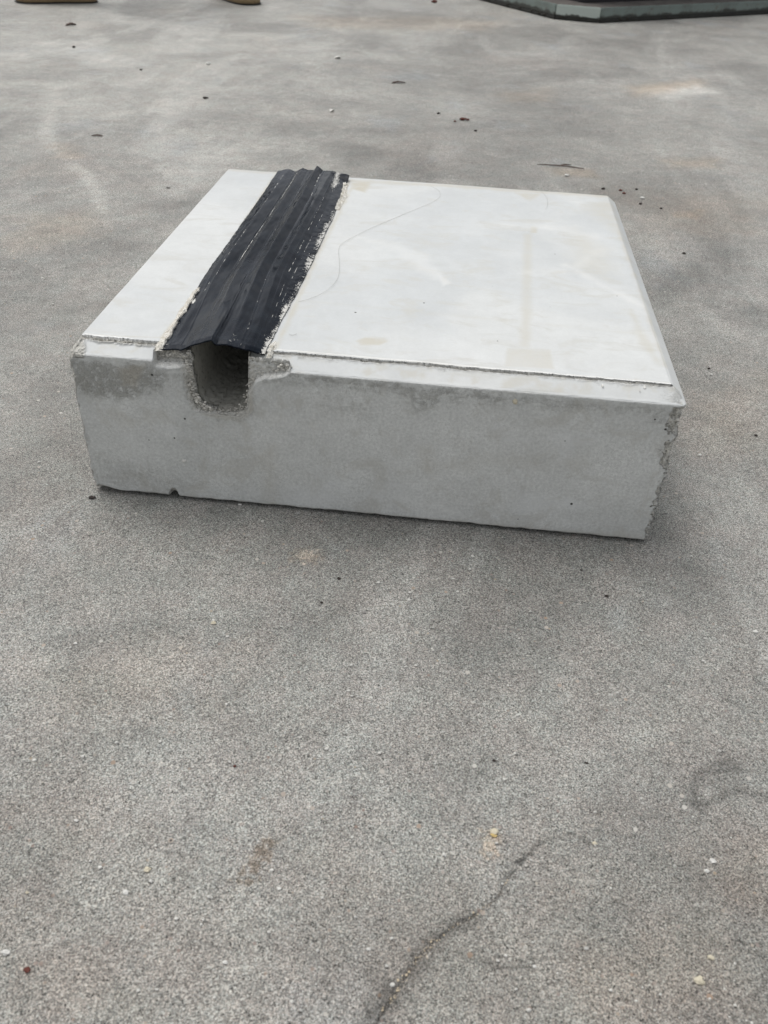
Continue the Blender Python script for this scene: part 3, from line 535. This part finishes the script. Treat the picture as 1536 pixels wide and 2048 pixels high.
# ---------------------------------------------------------------- cement crust lapping over the edges of the strip
t = NT('cement_crust'); n1 = t.noise(240, 5, .7); n2 = t.noise(60, 3)
col = t.mix(t.ramp(n1, .35, .62), (.46, .43, .36), (.70, .68, .62)); col = t.mix(t.ramp(t.vor(190), .04, .2, .5, 0), col, (.14, .13, .11))
CRUST = t.fin(col, .85, t.bump(t.math('ADD', n1, t.vor(300)), .0012, 1.0), .3)
def crust(edge_x, y_a, y_b, wi, wo, h, seed, sgn):
    """a ragged ridge: wi metres onto the plastic, wo metres onto the concrete"""
    ny = int((y_b - y_a) / .0007); nu2 = 26; yv = np.linspace(y_a, y_b, ny); uv = np.linspace(-1, 1, nu2); Yg, Ug = np.meshgrid(yv, uv, indexing='ij')
    xe = np.array([edge_x(q) for q in yv])[:, None]; end = ss(y_a, y_a + .006, Yg) * ss(y_b, y_b - .03, Yg)
    nn = fbm(Yg * 110 + seed, Ug * 2, seed, 4); n3 = fbm(Yg * 40 + seed, .2, seed + 3, 3)
    wi_ = wi * (.7 + .9 * n3 + .6 * nn) ; wo_ = wo * (1 + .5 * n3)
    Xg = xe + sgn * np.where(Ug > 0, Ug * np.maximum(wi_, .0004), Ug * wo_)
    pf = np.where(Ug > 0, 1 - Ug ** 3, 1 - np.abs(Ug) ** 1.6)
    Zg = .1466 + (h * pf * (1 + .5 * nn) + .0004 * perlin(Yg * 500, Xg * 500, seed)) * (.3 + .7 * end) - .0016 * (1 - end)
    Zg = Zg + np.where(Ug > 0, .0016, 0) * Ug * (Ug < .95) * end
    Zg = np.where(Ug > .95, .1455, Zg); Zg = np.where(Ug < -.98, .1460, Zg)
    m_ = mesh_np('cement_crust', np.stack([Xg.ravel(), Yg.ravel(), Zg.ravel()], 1), gridfaces(ny, nu2, sgn > 0)); o = link('cement_crust', m_, CRUST, blk); o['kind'] = 'stuff'; return o
xl = lambda q: np.interp(q, [0, .05, .1, .2, .35, .508], [.0770, .0762, .0752, .0738, .0716, .0705]); xr = lambda q: np.interp(q, [0, .03, .2, .4, .43, .47, .508], [.1655, .1662, .1660, .1650, .1655, .1615, .164])
crust(xl, .006, .150, .0030, .0052, .0027, 1.0, 1); crust(xl, .13, .500, .0006, .0016, .0014, 5.0, 1)
crust(xr, .375, .500, .0028, .0060, .0030, 9.0, -1); crust(xr, .009, .050, .0036, .0030, .0026, 13.0, -1)

# ---------------------------------------------------------------- loose bits of broken concrete stuck round the mouth, corners and crevice
def chunk(bm, c, r, squash=(1, 1, 1), seed=0, sub=2, rough=.35):
    q = bmesh.ops.create_icosphere(bm, subdivisions=sub, radius=1.0); rr = random.Random(seed); o = Vector((rr.random() * 50, rr.random() * 50, rr.random() * 50))
    rot_ = Matrix.Rotation(rr.random() * 6.28, 3, 'Z') @ Matrix.Rotation(rr.random() * 1.0, 3, 'X')
    from mathutils import noise as mn
    for v in q['verts']:
        d = 1 + rough * mn.noise(v.co * 1.3 + o) + rough * .5 * mn.noise(v.co * 3.1 + o); p = rot_ @ v.co * d
        v.co = Vector((p.x * squash[0], p.y * squash[1], p.z * squash[2])) * r + Vector(c)
def fragments(pts, n, r0, r1, spread, seed, nm='broken_fragment'):
    bm = bmesh.new(); rr = random.Random(seed)
    for k_ in range(n):
        i_ = rr.randrange(len(pts) - 1); f_ = rr.random(); A_, B_ = Vector(pts[i_]), Vector(pts[i_ + 1]); p = A_.lerp(B_, f_) + Vector((rr.gauss(0, spread), rr.gauss(0, spread * .4), rr.gauss(0, spread)))
        chunk(bm, p, rr.uniform(r0, r1), (1.2, .9, .8), rr.random() * 1e4, 1)
    o = bm_obj(nm, bm, CRUST2, blk, False); o['kind'] = 'stuff'; return o
t = NT('broken_concrete'); n1 = t.noise(330, 4, .7)
CRUST2 = t.fin(t.mix(t.ramp(n1, .35, .65), (.36, .345, .31), (.66, .64, .58)), .9, t.bump(n1, .001, 1.0), .3)
fragments([(.0985, .0065, .138), (.0995, .006, .124), (.1015, .005, .110), (.108, .004, .0985), (.118, .003, .0945)], 130, .0005, .0017, .0015, 3)
fragments([(.078, .0115, .1400), (.090, .0115, .1415), (.098, .0100, .1405)], 70, .0006, .0020, .0020, 4)
fragments([(W - .007, .0035, .133), (W - .006, .0035, .118), (W - .004, .002, .104), (W - .0065, .0035, .092), (W - .004, .003, .078)], 150, .0005, .0018, .0019, 5)
fragments([(.006, .0175, .1445), (.03, .0175, .1450), (.07, .0170, .1450)], 120, .0003, .0009, .0007, 6)
fragments([(.186, .0176, .1455), (.30, .0177, .1455), (.47, .0177, .1455)], 150, .0002, .0006, .0005, 7)
fragments([(.1215, .004, .0945), (.135, .006, .0955), (.145, .006, .0990)], 60, .0003, .0010, .0014, 8)
fragments([(.145, .0060, .103), (.1495, .0065, .118), (.153, .0085, .128), (.170, .0070, .1345), (.184, .0050, .142)], 90, .0004, .0016, .0016, 9)
fragments([(.002, .0015, .137), (.003, .001, .11), (.002, .001, .06), (.002, .0015, .01)], 60, .0003, .0009, .0008, 10)

# ---------------------------------------------------------------- hairs on the block
HAIR = simple('hair_fibre', (.33, .31, .28), .5, .1, 200)
def hair(px, label, r=.00010, z=H2 + .0008):
    cu = bpy.data.curves.new('hair', 'CURVE'); cu.dimensions = '3D'; cu.bevel_depth = r; cu.bevel_resolution = 1; s_ = cu.splines.new('NURBS'); s_.points.add(len(px) - 1); s_.use_endpoint_u = True; s_.order_u = 4
    for p_, (u, v) in zip(s_.points, px): q_ = at(u, v, z); p_.co = (q_[0], q_[1], z + .0004 * random.random(), 1)
    o = bpy.data.objects.new('tmp', cu); C.objects.link(o); dg = bpy.context.evaluated_depsgraph_get(); m_ = bpy.data.meshes.new_from_object(o.evaluated_get(dg)); bpy.data.objects.remove(o)
    h_ = link('hair', m_, HAIR); m_.materials.clear(); m_.materials.append(HAIR); return tag(h_, label, 'hair')
hair([(597, 604), (625, 597), (655, 583), (675, 562), (680, 540), (678, 515), (676, 495), (684, 486), (705, 475), (740, 457), (790, 436), (840, 415), (875, 401), (884, 388), (876, 378), (860, 372)], 'long thin dark hair curving over the white block top from the black strip')
hair([(1078, 380), (1092, 390), (1097, 403), (1095, 414), (1090, 420)], 'short thin dark hair near the far edge of the block top', .00009)
hair([(578, 668), (583, 672), (590, 671), (593, 667)], 'tiny curled dark fibre on the block top near the strip\'s front end', .00012)

# ---------------------------------------------------------------- debris on the ground
MATS = dict(dark=simple('dark_crumb', (.030, .022, .018), .8), red=simple('rust_crumb', (.11, .035, .025), .85), white=simple('white_chip', (.62, .61, .57), .7, .15), cream=simple('cream_chip', (.55, .50, .38), .75, .2), grey=simple('grey_chip', (.28, .27, .25), .8), leaf=simple('dry_leaf', (.075, .045, .035), .7, .3), yellow=simple('yellow_chip', (.62, .47, .20), .8, .2), concrete=CRUST2)
def bit(name, u, v, px, mat, label, cat, group=None, sq=(1.25, .9, .6), n=1, z=0.0, sub=2):
    gx_, gy_ = at(u, v, z); dep = math.dist((gx_, gy_, z), CAM_LOC); r = (.34 if mat in ('dark', 'red') else .40) * px * dep / FPX; bm = bmesh.new()
    for k_ in range(n): chunk(bm, (r * 1.3 * (k_ - (n - 1) / 2), r * .5 * math.sin(k_ * 2.1), r * sq[2] * .78), r * (1 if k_ == 0 else .6), sq, u * 7 + v + k_, sub, .55)
    o = bm_obj(name, bm, MATS[mat], None, False); o.location = (gx_, gy_, z - .0004); return tag(o, label, cat, group)
B = [('dark_crumb', 930, 240, 12, 'red', 'clump of dark red crumbs on the yard beyond the middle of the block', 3), ('dark_crumb', 877, 227, 7, 'dark', 'small dark crumb left of the red clump beyond the block', 1), ('dark_crumb', 910, 243, 6, 'red', 'tiny red crumb just left of the dark red clump', 1), ('dark_crumb', 951, 262, 7, 'dark', 'dark crumb just nearer than the dark red clump beyond the block', 1),
 ('dark_crumb', 1241, 381, 7, 'red', 'dark red crumb just beyond the far right corner of the block', 1), ('dark_crumb', 1248, 387, 8, 'red', 'flat red crumb touching distance from the far right corner of the block', 1), ('dark_crumb', 1273, 379, 7, 'dark', 'dark crumb right of the block\'s far right corner', 1), ('dark_crumb', 1206, 378, 8, 'dark', 'flat dark crumb behind the far edge near the block\'s right corner', 1), ('dark_crumb', 1281, 408, 7, 'dark', 'dark crumb beside the upper end of the block\'s right edge', 1), ('dark_crumb', 1322, 417, 6, 'dark', 'lone dark speck left of the tan patch on the yard', 1), ('dark_crumb', 1368, 507, 8, 'dark', 'dark flat crumb on the yard right of the block', 1), ('dark_crumb', 1418, 737, 7, 'dark', 'dark pebble right of the block\'s near right corner', 1), ('dark_crumb', 1512, 871, 8, 'dark', 'dark chip near the right border of the yard', 1),
 ('dark_crumb', 1173, 1526, 8, 'dark', 'black crumb on the near yard right of the yellow chip', 1), ('dark_crumb', 988, 1521, 8, 'dark', 'black crumb on the near yard above the yellow chip', 1), ('dark_crumb', 678, 1157, 10, 'dark', 'black crumb in front of the block right of the pale lime spot', 1), ('dark_crumb', 643, 1205, 8, 'dark', 'small black crumb nearer than the one by the lime spot', 1), ('dark_crumb', 728, 1225, 9, 'grey', 'dull grey chip in front of the block', 1), ('dark_crumb', 1213, 1192, 9, 'dark', 'dark flake in front of the block\'s right part', 1), ('dark_crumb', 1163, 1140, 6, 'dark', 'tiny dark speck below the block\'s front right edge', 1),
 ('dark_crumb', 412, 197, 9, 'dark', 'small black flake on the far yard left of the strip', 2), ('dark_crumb', 336, 376, 7, 'grey', 'grey grain of stone on the yard left of the block\'s far corner', 1), ('dark_crumb', 185, 996, 12, 'dark', 'black lump of grit at the block\'s near left bottom corner', 2), ('dark_crumb', 282, 140, 6, 'dark', 'dark speck on the far left of the yard', 1), ('dark_crumb', 148, 95, 7, 'dark', 'long dark flake below the bluish stain, far left', 1), ('dark_crumb', 868, 5, 12, 'red', 'small dark crumb far off between the boots and the metal base', 1)]
for nm, u, v, p_, mt, lb, n_ in B: bit(nm, u, v, p_, mt, lb, 'crumb', None, n=n_)
Wt = [(427, 1246, 11, 'cream', 'cream pebble left of centre on the near yard', 'pebble'), (427, 1240, 6, 'white', 'tiny white pebble resting behind the cream pebble', 'pebble'), (417, 129, 9, 'white', 'bright white chip on the far yard beyond the block\'s left corner', 'chip'), (1133, 352, 9, 'white', 'white flat chip beyond the far edge, below the dry twig', 'chip'), (1284, 397, 8, 'white', 'white shard right of the block\'s far right corner', 'chip'), (1422, 749, 6, 'white', 'white grain beside the dark pebble right of the block', 'chip'), (151, 1287, 7, 'white', 'white grain on the left of the near yard', 'chip'), (341, 1434, 6, 'white', 'lower of two white grains lying together, near left', 'chip'), (343, 1428, 5, 'white', 'upper of two white grains lying together, near left', 'chip'), (988, 1664, 17, 'cream', 'pale chip lying on the yellow sandy spot', 'chip'), (988, 1671, 12, 'yellow', 'yellow chip against the pale chip on the sandy spot', 'chip'), (1425, 1723, 12, 'white', 'large white pebble on the near right of the yard', 'pebble'), (1413, 1742, 9, 'white', 'white pebble just nearer than the large white one at right', 'pebble'), (1421, 1915, 12, 'cream', 'cream pebble near the lower right of the yard', 'pebble'), (1398, 1962, 18, 'cream', 'big pale chip close to the lower right corner', 'chip'), (888, 1709, 8, 'white', 'white grain left of the crack', 'chip'), (1189, 1687, 9, 'cream', 'cream grain at the right end of the thin crack', 'chip'), (1511, 1264, 9, 'white', 'white grain at the right border in front of the block', 'chip'), (252, 1785, 12, 'white', 'round white pebble at lower left of the yard', 'pebble'), (153, 1641, 8, 'white', 'white chip high on the lower left of the yard', 'chip'), (11, 1905, 14, 'white', 'white chip at the left border of the near yard', 'chip'), (450, 1925, 9, 'white', 'white flake at the lower middle left of the yard', 'chip'), (295, 1740, 13, 'cream', 'tan crumbly pebble between white pebble and rust mark', 'pebble'), (559, 1777, 8, 'white', 'small white chip right of and below the rust mark', 'chip'), (703, 1330, 6, 'white', 'tiny white grain in the middle of the near yard', 'chip'), (697, 1381, 6, 'white', 'tiny white grain below the middle of the near yard', 'chip'), (820, 1185, 6, 'white', 'tiny white grain in front of the block\'s middle', 'chip'), (945, 1112, 6, 'white', 'tiny white grain close to the block\'s front', 'chip'), (757, 1165, 7, 'white', 'white flake in front of the block right of the black crumb', 'chip'), (480, 1009, 7, 'white', 'thin white shard just below the block\'s front edge', 'chip'), (737, 1898, 7, 'white', 'white grain left of the wide part of the crack', 'chip'), (1069, 1933, 7, 'white', 'white grain at the end of the crack\'s side branch', 'chip'), (55, 1785, 6, 'cream', 'tan grain at lower far left of the yard', 'chip'), (55, 1940, 14, 'red', 'brown flake near the lower left corner of the yard', 'chip'), (469, 1532, 8, 'red', 'rust red grain on the near yard left of centre', 'chip'), (1399, 910, 7, 'white', 'white grain right of the block\'s chipped corner', 'chip')]
for u, v, p_, mt, lb, ct in Wt: bit('pebble' if ct == 'pebble' else 'stone_chip', u, v, p_, mt, lb, ct)
# crumbs and shards lying on the block
def onf(u, v, px, mat, label):
    gx_, gz_ = atf(u, v); r = .5 * px * .75 / FPX; bm = bmesh.new(); chunk(bm, (0, 0, 0), r, (1.1, .5, .9), u, 2, .6); o = bm_obj('stone_chip', bm, MATS[mat], None, False); o.location = (gx_, -.0002, gz_); return tag(o, label, 'chip')
onf(1030, 803, 9, 'cream', 'cream crumb on the grey front side of the block, under its slanted rim'); onf(368, 921, 10, 'white', 'white flake on the grey front side of the block below its channel')
zc_ = lambda yv: H1 + (H2 - H1) * yv / CF
for u, v, p_, lb in [(1205, 772, 9, 'white sliver on the slanted front rim of the block'), (1289, 775, 13, 'longest white sliver at the right end of the slanted rim'), (1280, 781, 6, 'tiny white crumb beside the longest sliver on the slanted rim')]:
    bit('stone_chip', u, v, p_, 'white', lb, 'chip', sq=(.45, 1.1, .5), z=.1445)
# leaves and a twig
def leaf(u0, v0, u1, v1, wd, label, name='dry_leaf', curl=.5, cat='leaf', mat='leaf'):
    a0 = Vector(at(u0, v0)); a1 = Vector(at(u1, v1)); L = (a1 - a0).length; bm = bmesh.new(); n_ = 14; rows = []; rr = random.Random(u0)
    for i_ in range(n_ + 1):
        s_ = i_ / n_; hw = wd * .5 * math.sin(math.pi * (s_ * .92 + .04)) ** .7 * (1 + .3 * rr.uniform(-1, 1)); zc2 = .0008 + curl * L * .12 * math.sin(math.pi * s_) * (1 + .2 * rr.random())
        rows.append([bm.verts.new((s_ * L, sgn * hw + .1 * L * math.sin(3.1 * s_) * .4, zc2 + ab * hw * .7 + dz)) for sgn, ab, dz in ((-1, 1, 0), (0, 0, 0), (1, 1, 0), (1, 1, -.0006), (0, 0, -.0008), (-1, 1, -.0006))])
    for i_ in range(n_):
        for j_ in range(6): bm.faces.new((rows[i_][j_], rows[i_ + 1][j_], rows[i_ + 1][(j_ + 1) % 6], rows[i_][(j_ + 1) % 6]))
    bm.faces.new(rows[0][::-1]); bm.faces.new(rows[-1]); bmesh.ops.recalc_face_normals(bm, faces=bm.faces)
    o = bm_obj(name, bm, MATS[mat], None, True); o.location = (a0.x, a0.y, 0); o.rotation_euler = (0, 0, math.atan2(a1.y - a0.y, a1.x - a0.x)); return tag(o, label, cat)
leaf(783, 167, 811, 166, .008, 'curled brown leaf shred on the yard beyond the block', curl=.2); leaf(183, 272, 206, 273, .005, 'small dark leaf scrap on the yard left of the block', curl=.2)
leaf(1074, 329, 1168, 338, .0026, 'thin curved brown twig on the yard just beyond the block', 'dry_twig', .03, 'twig'); leaf(1120, 331, 1142, 330, .003, 'short brown twig crossing behind the thin curved twig', 'dry_twig', .05, 'twig')
leaf(132, 52, 152, 50, .016, 'dark leaf on the far left of the yard beneath the boots', curl=.2); leaf(660, 224, 668, 222, .01, 'white paper scrap on the yard behind the strip', 'paper_scrap', .1, 'paper scrap', 'white'); leaf(670, 117, 681, 117, .015, 'white paper scrap farther off behind the strip', 'paper_scrap', .05, 'paper scrap', 'white')
# uncountable grit
bm = bmesh.new(); rr = random.Random(5)
for k_ in range(520):
    u, v = rr.uniform(0, 1536), rr.uniform(880, 2048) if k_ % 3 else rr.uniform(120, 880); gx_, gy_ = at(u, v)
    if -.004 < gx_ < W + .004 and -.004 < gy_ < D + .004: continue
    dep = math.dist((gx_, gy_, 0), CAM_LOC); r = .0004 + .0008 * rr.random() ** 2 * (1 if v > 880 else 1.5); chunk(bm, (gx_, gy_, r * .2), r, (1.2, 1, .8), k_, 1, .5)
tag(bm_obj('grit', bm, simple('pale_grit', (.56, .55, .51), .8, .35, 30), None, False), 'fine pale grit scattered over the yard', kind='stuff')
bm = bmesh.new()
for k_ in range(46):
    i_ = rr.choice([1, 3, 4, 4, 4, 5, 7, 7, 8, 9, 10, 2]); f_ = rr.random(); u = crack[i_][0] * (1 - f_) + crack[i_ + 1][0] * f_ + rr.gauss(0, 3.5); v = crack[i_][1] * (1 - f_) + crack[i_ + 1][1] * f_ + rr.gauss(0, 3); gx_, gy_ = at(u, v); r = .0002 + .0006 * rr.random() ** 2; chunk(bm, (gx_, gy_, -.0002), r, (1, 1, .7), k_ + 900, 1, .5)
tag(bm_obj('crack_sand', bm, simple('crack_sand', (.50, .42, .30), .85, .4, 40), None, False), 'tan sand grains lodged in the crack', kind='stuff')

# ---------------------------------------------------------------- metal base, far right
t = NT('green_paint'); n1 = t.noise(16, 4, .65); o2 = t.n('ShaderNodeSeparateXYZ'); t.put(o2.inputs[0], t.geo)
gm = t.ramp(t.math('ADD', t.math('MULTIPLY', n1, -.036), o2.outputs[2]), .001, .010, 1, 0)
col = t.mix(t.ramp(n1, .4, .7), (.175, .215, .195), (.14, .165, .15)); col = t.mix(t.ramp(t.noise(60, 4), .55, .7, 0, .6), col, (.12, .10, .08)); col = t.mix(t.math('MULTIPLY', gm, .93), col, (.030, .030, .024))
GREEN = t.fin(col, .5, t.bump(n1, .002, .5), .5)
t = NT('pale_green_paint'); n1 = t.noise(22, 4, .65); o2 = t.n('ShaderNodeSeparateXYZ'); t.put(o2.inputs[0], t.geo)
gm = t.ramp(t.math('ADD', t.math('MULTIPLY', n1, -.036), o2.outputs[2]), -.003, .003, 1, 0); col = t.mix(t.math('MULTIPLY', gm, .93), (.42, .47, .43), (.035, .035, .028)); PALE = t.fin(col, .45, None, .5)
DIRT = simple('grimy_deck', (.10, .09, .08), .85, .5, 25); BLACK = simple('black_steel', (.012, .012, .013), .6, .3, 30); RUBBER = simple('dark_rubber_edge', (.030, .030, .026), .75, .5, 60)
HB = .051; pA = Vector((.5990, 3.300)); pB = Vector((.7720, 3.268)); dA = Vector((.296 - .599, 3.779 - 3.300)).normalized(); dC = Vector((1.571 - .772, 3.866 - 3.268)).normalized()
P0 = pA + dA * 1.6; P3 = pB + dC * 2.2; P4 = P3 + dA * 1.7; P5 = P0 + dC * 2.1
ring = [P0, pA, pB, P3, P4, P5]; cen2 = sum(ring, Vector((0, 0))) / 6
base = tag(empty('metal_base', (pB.x, pB.y, 0)), 'green painted metal base with a cut corner and grimy black foot, far right', 'metal base')
def inset(rg, d):
    out = []
    for i_ in range(len(rg)):
        a_, b_, c_ = rg[i_ - 1], rg[i_], rg[(i_ + 1) % len(rg)]; e1 = (b_ - a_).normalized(); e2_ = (c_ - b_).normalized(); n1_ = Vector((-e1.y, e1.x)); n2_ = Vector((-e2_.y, e2_.x)); m_ = (n1_ + n2_).normalized(); out.append(b_ + m_ * d / max(.3, m_.dot(n1_)))
    return out
off3 = Vector((-pB.x, -pB.y, 0))
def wallseg(name, a_, b_, ia, ib, z0_, z1_, mat, par=base, bev=.003):
    bm = bmesh.new(); vs = [bm.verts.new(Vector((p.x, p.y, z_)) + off3) for z_ in (z0_, z1_) for p in (a_, b_, ib, ia)]
    for f_ in ((3, 2, 1, 0), (4, 5, 6, 7), (0, 1, 5, 4), (1, 2, 6, 5), (2, 3, 7, 6), (3, 0, 4, 7)): bm.faces.new([vs[i_] for i_ in f_])
    bmesh.ops.recalc_face_normals(bm, faces=bm.faces)
    if bev: bmesh.ops.bevel(bm, geom=bm.edges[:], offset=bev, segments=2, affect='EDGES')
    bmesh.ops.subdivide_edges(bm, edges=[e_ for e_ in bm.edges if e_.calc_length() > .08], cuts=6, use_grid_fill=True)
    return bm_obj(name, bm, mat, par, False)
in1 = inset(ring, .012)
for i_ in range(6):
    j_ = (i_ + 1) % 6; wallseg('side_plate', ring[i_], ring[j_], in1[i_], in1[j_], .012, HB, PALE if i_ == 1 else GREEN)
o1 = inset(ring, -.004); o2_ = inset(ring, .010)
for i_ in range(6):
    j_ = (i_ + 1) % 6; wallseg('foot_seal', o1[i_], o1[j_], o2_[i_], o2_[j_], .0005, .0130, RUBBER)
def plate(name, rg, z0_, z1_, mat):
    bm = bmesh.new(); lo = [bm.verts.new(Vector((p.x, p.y, z0_)) + off3) for p in rg]; hi = [bm.verts.new(Vector((p.x, p.y, z1_)) + off3) for p in rg]; bm.faces.new(lo[::-1]); bm.faces.new(hi)
    for i_ in range(len(rg)): j_ = (i_ + 1) % len(rg); bm.faces.new((lo[i_], lo[j_], hi[j_], hi[i_]))
    bmesh.ops.recalc_face_normals(bm, faces=bm.faces); return bm_obj(name, bm, mat, base, False)
plate('deck', inset(ring, .0125), .034, .046, DIRT); plate('housing', inset(ring, .17), .047, .62, BLACK)
bm = bmesh.new()
for k_ in range(26):
    f_ = rr.random(); p = pA.lerp(pB, f_) if k_ % 3 == 0 else (pB + dC * .7 * f_ if k_ % 3 == 1 else pA + dA * .5 * f_); chunk(bm, Vector((p.x, p.y, .010)) + off3, rr.uniform(.003, .008), (1.8, .7, .7), k_ + 77, 2, .6)
m_o = bm_obj('mud_clod', bm, simple('black_mud', (.028, .026, .02), .9, .4, 80), base, True); m_o['kind'] = 'stuff'

# ---------------------------------------------------------------- person beyond the yard: boots and trousers
LEA = simple('tan_leather', (.34, .25, .14), .6, .25, 90); SOLE = simple('black_sole', (.010, .010, .009), .7, .3, 100); TRO = simple('work_trousers', (.06, .065, .075), .9, .2, 400); LACE = simple('boot_lace', (.05, .04, .03), .8)
def boot(par, loc, rz):
    # outline of the sole (heel at -x, toe at +x), metres
    L = .30; n_ = 40; prof_w = lambda s_: .5 * np.interp(s_, [0, .02, .08, .25, .42, .60, .75, .88, .96, 1], [.0, .038, .068, .078, .070, .096, .106, .098, .062, 0])
    ss_ = [.5 - .5 * math.cos(math.pi * i_ / n_) for i_ in range(n_ + 1)]; out = [(s_ * L - .10, prof_w(s_)) for s_ in ss_] + [(s_ * L - .10, -prof_w(s_)) for s_ in ss_[-2:0:-1]]
    def loft(layers, mat, name, p_):
        bm = bmesh.new(); rings = []
        for z_, k_, dx, top_ in layers:
            rg = []
            for (px_, py_) in out:
                zt = z_ if top_ is None else z_ + top_ * (.5 + .5 * math.cos(math.pi * max(0, min(1, (px_ + .02) / .20)))) * 0
                rg.append(bm.verts.new((px_ * k_[0] + dx, py_ * k_[1], zt)))
            rings.append(rg)
        for a_, b_ in zip(rings[:-1], rings[1:]):
            for i_ in range(len(a_)): j_ = (i_ + 1) % len(a_); bm.faces.new((a_[i_], a_[j_], b_[j_], b_[i_]))
        bm.faces.new(rings[0][::-1]); bm.faces.new(rings[-1]); bmesh.ops.recalc_face_normals(bm, faces=bm.faces); return bm_obj(name, bm, mat, p_, True)
    up_ = loft([(.0045, (.98, .98), 0, None), (.025, (.99, 1.0), 0, None), (.048, (.97, 1.0), -.001, None), (.068, (.90, .95), -.006, None), (.086, (.76, .86), -.014, None), (.105, (.58, .80), -.020, None), (.135, (.46, .78), -.022, None), (.17, (.44, .80), -.024, None), (.20, (.46, .86), -.024, None)], LEA, 'boot', par)
    up_.location = loc; up_.rotation_euler = (0, 0, rz)
    loft([(.001, (1.0, 1.0), 0, None), (.002, (1.01, 1.03), 0, None), (.004, (1.01, 1.03), 0, None), (.005, (1.0, 1.0), 0, None)], SOLE, 'sole', up_)
    for k_ in range(5):
        bm = bmesh.new(); bmesh.ops.create_cone(bm, segments=8, radius1=.0025, radius2=.0025, depth=.045, cap_ends=True, matrix=Matrix.Translation((.085 - .018 * k_, 0, .088 + .016 * k_)) @ Matrix.Rotation(R(90), 4, 'X')); bm_obj('lace', bm, LACE, up_)
    return up_
fL = at(30, 4); fR = at(512, 11)
per = tag(empty('person', ((fL[0] + fR[0]) / 2, (fL[1] + fR[1]) / 2 + .2, 0)), 'person in dark trousers and tan leather boots, standing far off at top left', 'person')
o0 = per.location
def footplace(f, ang):
    d_ = Vector((math.cos(ang), math.sin(ang), 0)); c_ = Vector((f[0], f[1], 0)) - d_ * .200; return c_ - Vector((o0.x, o0.y, 0)), ang
lA, aA = footplace(fL, R(203)); lB, aB = footplace(fR, R(-42)); boot(per, lA, aA); boot(per, lB, aB)
me = bpy.data.meshes.new('trousers'); mid_ = (lA + lB) / 2
def an(l, a_, z_): d_ = Vector((math.cos(a_), math.sin(a_), 0)); return l - d_ * .03 + Vector((0, 0, z_))
kA = an(lA, aA, .15); kB = an(lB, aB, .15); hip = mid_ + Vector((0, .05, .88))
vts = [hip, hip + Vector((-.10, 0, -.06)), kA.lerp(hip, .52) + Vector((0, -.05, 0)), kA, hip + Vector((.10, 0, -.06)), kB.lerp(hip, .52) + Vector((0, -.05, 0)), kB, hip + Vector((0, 0, .16))]
me.from_pydata([tuple(v) for v in vts], [(0, 1), (1, 2), (2, 3), (0, 4), (4, 5), (5, 6), (0, 7)], []); tr = link('trousers', me, TRO, per, False)
tr.modifiers.new('Skin', 'SKIN'); sv = me.skin_vertices[0].data
for i_, r_ in enumerate([.14, .10, .075, .065, .10, .075, .065, .15]): sv[i_].radius = (r_, r_); sv[i_].use_root = i_ == 0
tr.modifiers.new('Subdivision', 'SUBSURF').levels = 2; tr.modifiers['Subdivision'].render_levels = 2
